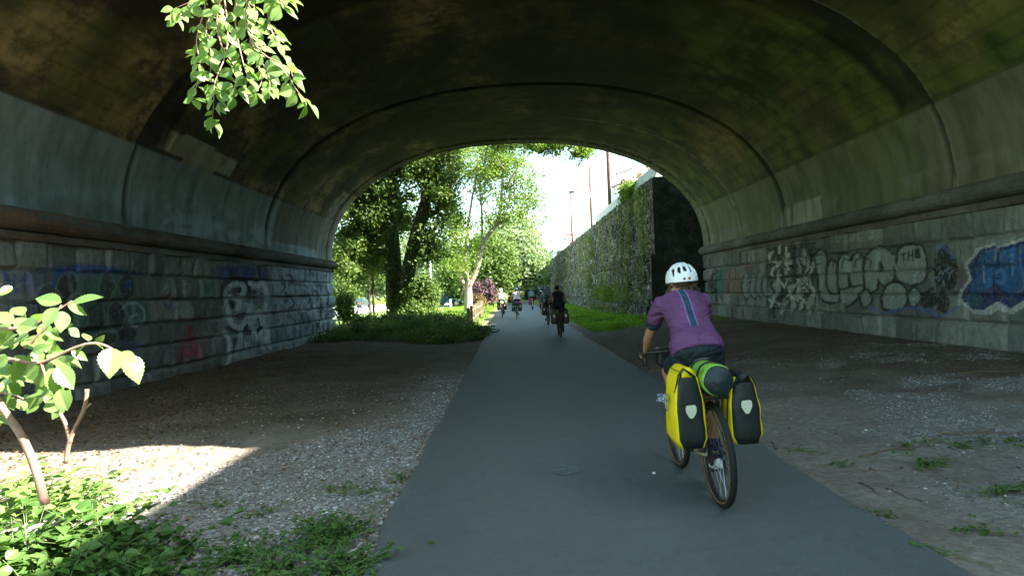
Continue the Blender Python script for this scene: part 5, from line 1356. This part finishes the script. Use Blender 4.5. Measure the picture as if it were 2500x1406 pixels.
for k, (x, z, y) in enumerate(((8.0, .38, 0), (8.75, .38, .1), (8.38, 1.02, .05), (9.5, .38, 0))):
    t = empty('drain_pipe', (x, 39.5+y, 6.25), label=['grey pipe lying first behind the barrier', 'grey pipe lying second behind the barrier', 'grey pipe resting on top of two others', 'grey pipe lying furthest from the barrier'][k], cat='pipe', group='grey pipes stacked behind the barrier')
    b = MB(); n = 20; v = []; f = []
    for rr_, y_ in ((.37, -1.6), (.37, 1.6), (.31, 1.6), (.31, -1.6)): v += [(rr_*math.cos(2*math.pi*j/n), y_, z+rr_*math.sin(2*math.pi*j/n)) for j in range(n)]
    for i in range(4): f += [(i*n+j, i*n+(j+1) % n, ((i+1) % 4)*n+(j+1) % n, ((i+1) % 4)*n+j) for j in range(n)]
    b.add(v, f); b.build('barrel', plain('grey_plastic_pipe', (.2, .21, .22), .6), t, smooth=False)
# low pale building and the brick building at the end of the path
def building(kind, lab, x0, x1, y0, y1, z0, z1, m_front, m_side, wins, roofm, ov=.3):
    t = empty(kind, ((x0+x1)/2, y0, z0), label=lab, cat='building'); ox, oy = (x0+x1)/2, y0
    b = MB(); b.box((0, (y1-y0)/2, (z1-z0)/2), (x1-x0, y1-y0, z1-z0)); b.build('wall', m_side, t)
    b = MB(); b.box((0, -.03, (z1-z0)/2), (x1-x0+.06, .05, z1-z0-.01)); b.build('front_wall', m_front, t)
    b = MB(); b.box((0, (y1-y0)/2, z1-z0+.12), (x1-x0+ov*2, y1-y0+ov*2, .24)); b.build('roof', roofm, t)
    for (wx, wz, w, h) in wins:
        b = MB(); b.box((wx, -.07, wz), (w+.14, .05, h+.14)); q_ = b.build('window', MAT['board'], t)
        b = MB(); b.box((wx, -.1, wz), (w, .03, h)); b.build('pane', MAT['glass'], q_)
    return t
MAT['brick'] = plain('red_brown_brick', (.25, .08, .055), .9, .2, var=.3, scale=4); MAT['palewall'] = plain('pale_wall', (.6, .6, .6), .8, .2, var=.08); MAT['bluewall'] = plain('pale_blue_panel', (.4, .5, .55), .5, .4, var=.1)
building('low_building', 'low pale blue and white building above the far end of the rock wall', 7.0, 12, 112, 122, 5.9, at(1360, 612, Y=112).z, MAT['bluewall'], MAT['palewall'], [(-1.5, 1.6, 1, 1.2), (.2, 1.6, 1, 1.2), (1.8, 1.6, 1, 1.2)], MAT['palewall'])
building('brick_building', 'white-fronted building with a red brick corner at the end of the path', at(1318, 690, Y=140).x, 13, 140, 152, 0, at(1330, 660, Y=140).z, MAT['palewall'], MAT['brick'], [(-2.6, 1.8, .5, 3.2), (-1.2, 2.6, 1., 1.4), (.5, 2.6, 1., 1.4), (2.4, 2.6, 1., 1.4)], MAT['palewall'], .2)
t = bpy.data.objects['brick_building']; b = MB(); b.box((-4.05, -.12, 2.6), (.5, .2, 5.4)); b.build('brick_pier', MAT['brick'], t)
building('small_house', 'small far house with a red roof left of the white-fronted building', at(1285, 690, Y=165).x, at(1314, 690, Y=165).x, 165, 172, 0, at(1300, 686, Y=165).z, MAT['palewall'], MAT['palewall'], [(-.7, 1.6, .7, .9), (.7, 1.6, .7, .9)], MAT['brick'])
Yt = 128; b0 = (at(1362, 640, Y=Yt).x, Yt, 6.2)
tree('broadleaf_tree', 'small dark tree on the skyline at the far end of the rock wall', b0, [[b0, (b0[0], Yt, 7.5), (b0[0]-.1, Yt, 9)]], [E(1350, 634, Yt, 14, 12), E(1362, 618, Yt, 12, 14)], 30, 2500, .35, .4, .12, 'leaf_dark', 'bark', 77)
# parked cars beyond the lawn
MAT['carblue'] = plain('dark_blue_car_paint', (.02, .06, .1), .25, .6); MAT['cardark'] = plain('charcoal_car_paint', (.04, .045, .05), .25, .6); MAT['carwhite'] = plain('silver_car_paint', (.5, .52, .53), .3, .6)
def car(px, py, Y, m, lab, rot):
    g0 = at(px, py, Y=Y); t = empty('parked_car', (g0.x, Y, 0), (0, 0, R(rot)), label=lab, cat='car', group='cars parked beyond the lawn')
    def sec(x, w, zs): return [Vector((x, s*w*k, z)) for s, k, z in zs]
    b = MB(); prof = [(-2.2, .35), (2.15, .35), (2.25, .6), (2.1, .82), (1.2, .92), (-2.1, .95), (-2.28, .7)]; b.prism(prof, 'y', -.88, .88); b.build('body', m, t, bevel=.06)
    b = MB(); v = [(1.15, -.82, .9), (.45, -.64, 1.42), (-1.35, -.64, 1.42), (-2.0, -.82, .93), (1.15, .82, .9), (.45, .64, 1.42), (-1.35, .64, 1.42), (-2.0, .82, .93)]
    b.add(v, [(0, 1, 2, 3), (7, 6, 5, 4), (0, 4, 5, 1), (3, 2, 6, 7), (0, 3, 7, 4)]); b.build('window', MAT['glass'], t)
    b = MB(); b.box((-.45, 0, 1.44), (1.75, 1.26, .05)); b.build('roof', m, t, bevel=.015)
    for x in (-1.4, 1.4):
        for s in (-1, 1):
            b = MB(); b.tube([(x, s*.7, .33), (x, s*.9, .33)], .33, 18); w = b.build('wheel', MAT['tyre'], t); b = MB(); b.tube([(x, s*.9, .33), (x, s*.915, .33)], .2, 12); b.build('rim', MAT['steel'], w)
    for s in (-1, 1):
        b = MB(); b.box((2.2, s*.62, .66), (.08, .32, .14)); b.build('headlight', MAT['white'], t); b = MB(); b.box((-2.24, s*.66, .72), (.06, .26, .14)); b.build('tail_light', MAT['red'], t)
car(1083, 735, 86, MAT['carblue'], 'blue parked car seen between the shrub and the pale trunk, left of the pair', 15)
car(1103, 733, 92, MAT['carwhite'], 'silver parked car right behind the blue one', 15)
car(878, 742, 95, MAT['cardark'], 'charcoal car on the sunlit lot at the far left', 80)
# small roadside post and tall white pole
p0 = onG(1100, 742, 72); t = empty('bollard_post', p0, label='short white post at the edge of the lawn below the parked cars', cat='post'); b = MB(); b.tube([(0, 0, 0), (0, 0, .9)], .1, 10); b.tube([(0, 0, .9), (0, 0, 1.0)], [.13, .1], 10); b.build('shaft', MAT['board'], t, smooth=False)
p0 = onG(1054, 735, 78); t = empty('flag_pole', p0, label='tall thin white pole behind the yellow-green shrub', cat='pole'); b = MB(); b.tube([(0, 0, 0), (0, 0, 5.2)], [.14, .09], 10); b.build('shaft', MAT['board'], t, smooth=True); b = MB(); b.ball((0, 0, 5.25), .13, 8, 6); b.build('finial', MAT['board'], t)

# ================================================================ FOREGROUND PLANTS
def big_leaf(mb, base, tip, nrm, w=.62, fold=.18, droop=.12, serr=True):
    """toothed pointed leaf from its stalk end to its tip"""
    base, tip, nrm = Vector(base), Vector(tip), Vector(nrm); a = tip-base; L = a.length; a.normalize(); nrm = (nrm-a*nrm.dot(a)).normalized(); s = a.cross(nrm)
    prof = [(0, .02), (.06, .2), (.14, .34), (.24, .44), (.34, .485), (.45, .49), (.56, .45), (.67, .37), (.78, .26), (.88, .14), (.95, .06), (1, 0)]
    if serr:
        pf = []
        for i in range(len(prof)-1):
            (a0, b0), (a1, b1) = prof[i], prof[i+1]; pf += [(a0, b0), ((a0+a1)/2, (b0+b1)/2)]
        prof = pf+[prof[-1]]
    n = len(prof); mid = []; lf = []; rt = []
    for i, (t_, h) in enumerate(prof):
        k = .91 if (serr and i % 2 and 0 < i < n-1) else 1.03; c = base+a*L*t_-nrm*L*droop*t_*t_*1.2; hw = h*w*L*k
        mid.append(c); lf.append(c+s*hw+nrm*hw*fold*1.5); rt.append(c-s*hw+nrm*hw*fold*1.5)
    v = mid+lf+rt; f = []
    for i in range(n-1): f += [(i, i+1, n+i+1, n+i), (i+1, i, 2*n+i, 2*n+i+1)]
    mb.add(v, f)
cam_dir = Vector((0, -1, .2))
def px_leaf(mb, bx, by, tx_, ty_, Y, dy=0., nrm=(0, -.75, .65), **k):
    big_leaf(mb, at(bx, by, Y=Y)-O, at(tx_, ty_, Y=Y+dy)-O, nrm, **k)
# leafy branch hanging into the top left
MAT['twig'] = plain('pinkish_brown_twig', (.3, .17, .12), .7, .3, var=.3, scale=30, bump=.4, bs=60, bd=.003)
rg = random.Random(12); Y = 4.2
t = empty('hanging_branch', tuple(at(560, -140, Y=Y)), label='sunlit leafy branch hanging into view against the dark vault', cat='branch'); O = Vector(t.location)
tw = MB(); lv = MB()
strands = [[(560, -140), (545, -40), (555, 60), (552, 130), (525, 200), (522, 250), (518, 300)], [(600, -140), (560, -40), (505, 60), (515, 130), (512, 200)],
           [(620, -140), (610, -30), (600, 60), (640, 130), (690, 160), (720, 215), (750, 250)], [(640, -140), (650, -40), (655, 40), (672, 100), (705, 160), (715, 190)],
           [(560, -140), (500, -60), (455, 20), (430, 45)], [(580, -60), (575, 60), (590, 140), (605, 190)], [(600, 30), (620, 130), (640, 190), (625, 225)], [(640, -100), (670, -30), (690, 20)], [(520, -100), (500, 20), (480, 100), (490, 170), (470, 240)], [(560, -60), (530, 30), (540, 110), (575, 170), (570, 230)], [(590, -60), (625, 40), (610, 110), (650, 170), (660, 215)], [(540, -80), (490, -10), (430, 20)], [(600, -80), (650, -10), (700, 0)], [(580, -80), (600, 0), (640, 60), (690, 95)]]
ln = []
for s_ in strands:
    yv = Y+rg.uniform(-.35, .35); P3 = [at(x, y, Y=yv+.12*math.sin(i)) for i, (x, y) in enumerate(s_)]; P3 = smooth3(P3, 4); n = len(P3)
    tw.tube([p-O for p in P3], [.0065*(1-.7*i/n) for i in range(n)], 6)
    for i in range(3, n):
        for q_ in range(3 if i < n-2 else 4):
            if rg.random() < .3: continue
            p = P3[i]; side = rg.choice((-1, 1)); L = rg.uniform(.045, .095)
            d = Vector((side*rg.uniform(.2, 1), rg.uniform(-.5, .5), rg.uniform(-1.1, -.1))).normalized(); nr = Vector((rg.gauss(.75, .45), rg.gauss(-.55, .35), rg.gauss(.5, .4)))
            st0 = p+d*.02; ln.append((st0, d, L, nr))
for st0, d, L, nr in ln: big_leaf(lv, st0-O, st0+d*L-O, nr, w=rg.uniform(.6, .8), droop=rg.uniform(0, .25), fold=rg.uniform(.1, .3))
tw.build('twigs', MAT['twig'], t, smooth=True, fix=False); lv.build('leaves', MAT['leaf_near'], t, fix=False)
# broad-leaved sapling at the left edge
Y = 2.75
t = empty('young_elm_plant', tuple(at(60, 1240, Y=Y+.2)), label='broad-leaved sapling reaching in from the left edge with two large lit leaves at its tip', cat='sapling'); O = Vector(t.location); tw = MB(); lv = MB()
def stem(pts, r0, r1, Y0_=Y):
    P3 = smooth3([at(x, y, Y=Y0_+(q[0] if q else 0)) for x, y, *q in pts], 4); n = len(P3); tw.tube([p-O for p in P3], [r0+(r1-r0)*i/n for i in range(n)], 8)
stem([(-60, 860), (0, 985), (50, 1060), (85, 1140), (110, 1230)], .013, .018); stem([(160, 1130), (172, 1070), (205, 1000), (212, 950)], .01, .009, Y+.15); stem([(172, 1080), (160, 1035), (145, 1008)], .009, .008, Y+.15); stem([(205, 1000), (222, 985)], .006, .004, Y+.15)
stem([(-60, 860), (40, 880), (100, 885), (180, 850), (230, 838), (270, 850), (310, 878)], .009, .004); stem([(100, 885), (112, 920), (140, 960)], .006, .003); stem([(-60, 800), (60, 800), (120, 770), (175, 735)], .007, .003); stem([(60, 850), (110, 800), (150, 745)], .005, .003); stem([(-40, 960), (20, 960), (60, 975)], .005, .003)
LV = [(272, 850, 268, 920, 1.25), (305, 868, 345, 935, 1.3), (290, 862, 330, 880, .8), (232, 838, 262, 855, .9), (205, 845, 180, 868, .9), (235, 836, 255, 818, .9), (215, 832, 205, 812, .9), (170, 742, 250, 722, .6), (165, 745, 215, 768, .8), (150, 738, 85, 728, .9), (140, 752, 105, 800, 1.2), (152, 760, 148, 812, 1.1),
      (150, 800, 180, 790, .9), (130, 812, 140, 795, .9), (110, 815, 160, 828, .8), (90, 800, 40, 790, .9), (70, 820, 20, 840, 1.), (30, 790, -20, 760, 1.), (20, 800, 5, 850, 1.1), (55, 770, 30, 745, 1.), (60, 830, 95, 850, .9), (110, 890, 85, 950, 1.2), (120, 900, 155, 965, 1.2), (140, 895, 180, 950, 1.1), (145, 950, 165, 1005, 1.1), (95, 895, 60, 925, 1.), (150, 870, 200, 895, .8), (175, 855, 215, 880, .8),
      (60, 885, 20, 900, .9), (40, 880, 35, 935, 1.), (20, 870, -20, 900, 1.), (60, 972, 100, 962, .8), (55, 978, 60, 1000, .9), (30, 962, 10, 990, .9), (0, 1010, 20, 1030, .9), (10, 940, -30, 960, 1.), (80, 860, 120, 842, .9), (10, 840, 40, 812, .9), (-10, 900, -40, 930, 1.), (130, 1000, 120, 1020, .5), (30, 700, -10, 720, .8)]
for bx, by, tx_, ty_, k in LV: px_leaf(lv, bx, by, tx_, ty_, Y+rg.uniform(-.15, .1), rg.uniform(-.06, .06), (rg.gauss(.45, .25), -.6+rg.gauss(0, .2), .55+rg.gauss(0, .2)), w=min(.8, .62*k), droop=rg.uniform(0, .18))
for k in range(70):
    x, y = rg.uniform(-90, 170), rg.uniform(760, 1000)
    a = rg.uniform(0.2, 2.9); L = rg.uniform(26, 52); px_leaf(lv, x, y, x+L*math.cos(a), y+L*math.sin(a), Y+rg.uniform(0, .5), rg.uniform(-.08, .08), (rg.gauss(.3, .4), -.6+rg.gauss(0, .3), .6), w=.72)
tw.build('stems', MAT['twig'], t, smooth=True, fix=False); lv.build('leaves', MAT['leaf_near'], t, fix=False)
# low leafy bush at the bottom left
def leafy_clump(kind, lab, cx, cy, n, rx, ry, h, L, seed, group, mat='leaf_near', stems=16):
    rg = random.Random(seed); t = empty(kind, (cx, cy, gz1(cx, cy)), label=lab, cat='weed', group=group); lv = MB(); tw = MB()
    for s_ in range(stems):
        x, y = rg.gauss(0, .5)*rx, rg.gauss(0, .5)*ry; hh = h*rg.uniform(.4, 1.15)*(1-.35*min(1, abs(x/rx)+abs(y/ry))); lx, ly = rg.gauss(0, .15), rg.gauss(0, .15)
        P3 = [Vector((x+lx*f*f, y+ly*f*f, hh*f)) for f in (0, .25, .5, .75, 1)]; tw.tube(P3, [.004, .0035, .003, .002, .0015], 4)
        for k in range(max(3, n//stems)):
            f = rg.uniform(.15, 1); i = min(3, int(f*4)); p = P3[i].lerp(P3[i+1], f*4-i); a = rg.uniform(0, 6.28); d = Vector((math.cos(a), math.sin(a), rg.uniform(-.3, .5))).normalized(); l = L*rg.uniform(.5, 1.3)
            big_leaf(lv, p+d*.012, p+d*l, (rg.gauss(0, .35), rg.gauss(0, .35), 1), w=rg.uniform(.55, .9), droop=rg.uniform(0, .35), serr=False)
    tw.build('stems', MAT['leaf_stem'], t, fix=False); lv.build('leaves', MAT[mat], t, fix=False)
MAT['leaf_stem'] = plain('green_stem', (.12, .16, .05), .7); MAT['leaf_weed'] = leafmat('weed_leaves', [(.04, .1, .02), (.07, .15, .03), (.11, .2, .045)], .3, .4, .4)
GW_ = 'weeds growing at the left edge of the path'
def GP_(px, py): q_ = at(px, py, z=0); return q_.x, q_.y
for i, (px, py, n, rx, ry, h, L, lab, m) in enumerate([
    (40, 1240, 240, .5, .4, .42, .095, 'leafy bush in the sun under the sapling at the left edge', 'leaf_near'),
    (150, 1235, 150, .35, .3, .34, .09, 'leafy weeds on the lit ground beside the pink stubs', 'leaf_near'),
    (60, 1380, 330, .5, .35, .38, .095, 'dense dark weeds in the bottom left corner', 'leaf_weed'),
    (215, 1330, 300, .3, .3, .34, .09, 'dense dark weeds where the shadow edge begins', 'leaf_weed'),
    (380, 1400, 260, .3, .2, .2, .06, 'weeds at the bottom edge just right of the dark corner clump', 'leaf_weed'),
    (270, 1225, 50, .14, .1, .16, .05, 'small weed standing alone on the bright patch', 'leaf_near'),
    (560, 1350, 200, .2, .14, .16, .045, 'weed tuft among the gravel below the dark corner clump', 'leaf_weed'),
    (690, 1385, 300, .26, .16, .15, .045, 'weed mat at the bottom edge left of the path', 'leaf_weed'),
    (800, 1310, 420, .24, .24, .17, .045, 'largest bright weed clump at the very edge of the path', 'leaf_weed'),
    (850, 1380, 300, .2, .16, .12, .045, 'weed mat hugging the path edge at the bottom', 'leaf_weed'),
    (640, 1240, 40, .12, .1, .08, .035, 'thin weed sprig in the middle of the gravel', 'leaf_weed'),
    (480, 1310, 60, .13, .1, .14, .045, 'upright reddish weed in the gravel', 'leaf_weed'),
    (840, 1195, 60, .14, .1, .09, .035, 'small weed pair near the path edge, mid gravel', 'leaf_weed'),
    (980, 1165, 40, .07, .1, .12, .035, 'weed tuft growing from the crack at the path edge', 'leaf_weed'),
    (300, 1360, 260, .28, .22, .26, .075, 'tall dark weeds just right of the bottom left corner', 'leaf_weed'),
    (545, 1220, 36, .12, .08, .07, .035, 'low weed just below the tip of the sunlit patch', 'leaf_weed'),
    (900, 1195, 40, .1, .07, .07, .03, 'low weed beside the path edge tuft', 'leaf_weed')]):
    x, y = GP_(px, py); leafy_clump('weed_plant', lab, x, y, n*2, rx, ry, h, L, 200+i, GW_, m, stems=max(8, n//7))
GWR = 'weeds on the right verge'
for i, (px, py, n, rx, h, lab) in enumerate([
    (2260, 1125, 90, .22, .1, 'brightest weed tuft on the right gravel'), (2210, 1075, 36, .14, .07, 'weed tuft above the brightest one on the right'), (2440, 1080, 60, .25, .09, 'weed tuft near the right edge of the picture'), (2450, 1190, 90, .22, .12, 'broad weed clump at the right edge'),
    (2145, 1247, 40, .12, .05, 'low weed close to the right edge of the path'), (2235, 1310, 20, .07, .04, 'tiny yellowed weed on the sandy verge'), (2050, 1118, 26, .14, .05, 'faint weed left of the bright tuft'), (2330, 1085, 40, .22, .05, 'flat weed mat behind the bright tuft'), (1960, 1085, 20, .1, .04, 'sparse weed next to the sandy track'), (2380, 1280, 30, .12, .06, 'small weed in the lower right gravel')]):
    x, y = GP_(px, py+8); leafy_clump('weed_plant', lab, x, y, n*2, rx, rx*.6, h, .04, 240+i, GWR, 'leaf_weed', stems=max(6, n//6))
# ---- loose stones, leaf litter, twigs
def stones(name, x, y, sz, m, seed, lab, cat):
    rng = np.random.RandomState(seed); n = len(x); z = gz(x, y)
    base = np.array([[1, 0, 0], [0, 1, 0], [-1, 0, 0], [0, -1, 0], [.1, .1, .75], [0, 0, -.4]])
    a = rng.uniform(0, 6.28, n); c, s = np.cos(a), np.sin(a); sc = np.stack([sz*rng.uniform(.6, 1.3, n), sz*rng.uniform(.5, 1, n), sz*rng.uniform(.35, .8, n)], -1)
    V = base[None]*sc[:, None, :]+rng.normal(size=(n, 6, 3))*sz[:, None, None]*.16
    X = V[..., 0]*c[:, None]-V[..., 1]*s[:, None]+x[:, None]; Yv = V[..., 0]*s[:, None]+V[..., 1]*c[:, None]+y[:, None]; Z = V[..., 2]+z[:, None]+sz[:, None]*.12
    T = np.array([[0, 1, 4], [1, 2, 4], [2, 3, 4], [3, 0, 4], [1, 0, 5], [2, 1, 5], [3, 2, 5], [0, 3, 5]])
    F = (T[None]+np.arange(n)[:, None, None]*6).reshape(-1, 3)
    return tag(mesh(name, np.stack([X, Yv, Z], -1).reshape(-1, 3), F, m), lab, cat, kind='stuff')
q = NT('pale_gravel'); g_ = q.n('NewGeometry').outputs['Random Per Island']; c_ = q.ramp(g_, [(0, (.11, .095, .08)), (.3, (.2, .175, .15)), (.7, (.3, .275, .245)), (.92, (.42, .4, .36)), (1, (.55, .53, .5))]); MAT['pebble'] = q.out(c_, .85, .2)
rng = np.random.RandomState(44)
def pick(n, xr, yr, dens):
    x = rng.uniform(*xr, n); y = yr[0]+(yr[1]-yr[0])*rng.uniform(0, 1, n)**1.6; k = dens(x, y) > rng.uniform(0, 1, n); return x[k], y[k]
def dl(x, y):
    n = fbm(x*1.1, y*1.1, 21); n3 = fbm(x*4, y*4, 24)
    return st(x-(-1.5-np.clip(8.0-y, 0, 9)*.8)+(n-.5)*1.6, -.6, .5)*st(n3, .3, .6)*(x < -.93)+.06
x, y = pick(70000, (-5, -.9), (2.2, 13), dl); stones('gravel', x, y, rng.uniform(.006, .02, len(x))*(1+.7*(y < 4.6)), MAT['pebble'], 1, 'pale gravel scattered along the left of the path', 'gravel')
def dr(x, y):
    n = fbm(x*1.1, y*1.1, 21); return st(n+.25*np.exp(-((x-5.4)/2.)**2-((y-7.0)/1.2)**2), .5, .66)*st(x, 2.7, 3.6)+.05
x, y = pick(30000, (2.5, 8), (2.6, 13), lambda x, y: dr(x, y)*(x > 2.3)); stones('gravel', x, y, rng.uniform(.006, .018, len(x)), MAT['pebble'], 2, 'pale gravel spread over the right verge', 'gravel')
q = NT('dead_leaf_litter'); g_ = q.n('NewGeometry').outputs['Random Per Island']; MAT['litter'] = q.out(q.ramp(g_, [(0, (.05, .028, .015)), (.5, (.13, .07, .03)), (.85, (.22, .12, .04)), (1, (.35, .22, .05))]), .85, .2)
def litter(name, n, xr, yr, dens, size, lab, seed):
    global rng; rng = np.random.RandomState(seed); x, y = pick(n, xr, yr, dens); V, F = leaf_faces(np.stack([x, y, gz(x, y)+.008], -1), size, rng, 2.); tag(mesh(name, V, F, MAT['litter']), lab, 'fallen leaves', kind='stuff')
litter('leaf_litter', 30000, (-7.3, -.9), (3, 20), lambda x, y: .12+.88*st(-x, 3.0, 6.0), .045, 'brown leaf litter thickening towards the left wall', 5)
litter('leaf_litter', 7000, (2.5, 7.9), (3, 20), lambda x, y: .1+.6*st(x, 5, 7.5), .04, 'brown leaf litter towards the right wall', 6)
litter('leaf_litter', 900, (-1.02, -.8), (2.4, 16), lambda x, y: 1.+0*x, .03, 'dead leaves gathered along the left edge of the path', 7)
litter('leaf_litter', 90, (-.8, 2.2), (3, 16), lambda x, y: .6+0*x, .02, 'few dead leaves strewn on the asphalt', 8)
MAT['deadwood'] = plain('dry_dead_wood', (.16, .11, .07), .9, .1, var=.4, scale=30)
rg = random.Random(9)
for i, (x0, y0, x1, y1, r, lab) in enumerate([(735, 1027, 830, 1010, .008, 'thin fallen stick on the bare soil left of the path'), (865, 1185, 915, 1168, .006, 'short reddish stick near the weeds at the path edge'), (2100, 1108, 2280, 1092, .008, 'long curved stick lying before the right weeds'), (2290, 1060, 2500, 1068, .009, 'dark stick running to the right edge'),
    (2170, 1185, 2270, 1222, .007, 'slanting twig below the brightest weed tuft'), (2340, 948, 2500, 945, .01, 'straight stick lying furthest back on the right'), (2110, 1170, 2150, 1200, .006, 'short twig beside the slanting one'), (1880, 1075, 1900, 1095, .006, 'tiny twig at the edge of the sandy track'), (2100, 1140, 2140, 1142, .008, 'short stub of wood on the sandy verge')]):
    a = at(x0, y0, z=0); c_ = at(x1, y1, z=0); t = empty('fallen_stick', (a.x, a.y, gz1(a.x, a.y)), label=lab, cat='stick', group='sticks on the ground'); b = MB(); pts = []
    for k in range(7):
        p = a.lerp(c_, k/6)+Vector((rg.gauss(0, .015), rg.gauss(0, .03), 0)); pts.append(Vector((p.x-a.x, p.y-a.y, gz1(p.x, p.y)-gz1(a.x, a.y)+r*.8)))
    b.tube(pts, [r*(1-.09*k) for k in range(7)], 6); b.tube([pts[3], pts[3]+(pts[5]-pts[3])*.5+Vector((0, .05, .012))], r*.5, 5); b.build('stick', MAT['deadwood'], t, smooth=True)
# patches worn into the path
q = NT('pale_scuff'); q.out(q.ramp(q.noise(12, 5, .7), [(.45, (.105, .117, .112)), (.7, (.19, .2, .195))]), .8); MAT['scuff'] = q.m
for i, (px, py, w, h, lab) in enumerate([(1385, 1150, .15, .22, 'faint pale scuff on the asphalt near the bicycle'), (1278, 806, .13, .35, 'small pale patch on the path behind the green-helmeted rider'), (1340, 803, .22, .25, 'pale dash on the path left of the black tank top rider')]):
    x, y = GP_(px, py); rg = random.Random(i+50); v = [(x+w*math.cos(a)*rg.uniform(.5, 1), y+h*math.sin(a)*rg.uniform(.5, 1), .0225) for a in [2*math.pi*k/16 for k in range(16)]]
    tag(mesh('path_mark', v, [tuple(range(16))], MAT['scuff']), lab, 'path mark', 'pale marks on the asphalt')
x, y = GP_(1597, 1162); b = MB(); b.ball((x, y, .026), (.014, .018, .008), 8, 6); tag(b.build('pale_pebble', MAT['board']), 'single white pebble on the asphalt left of the rear wheel', 'pebble')
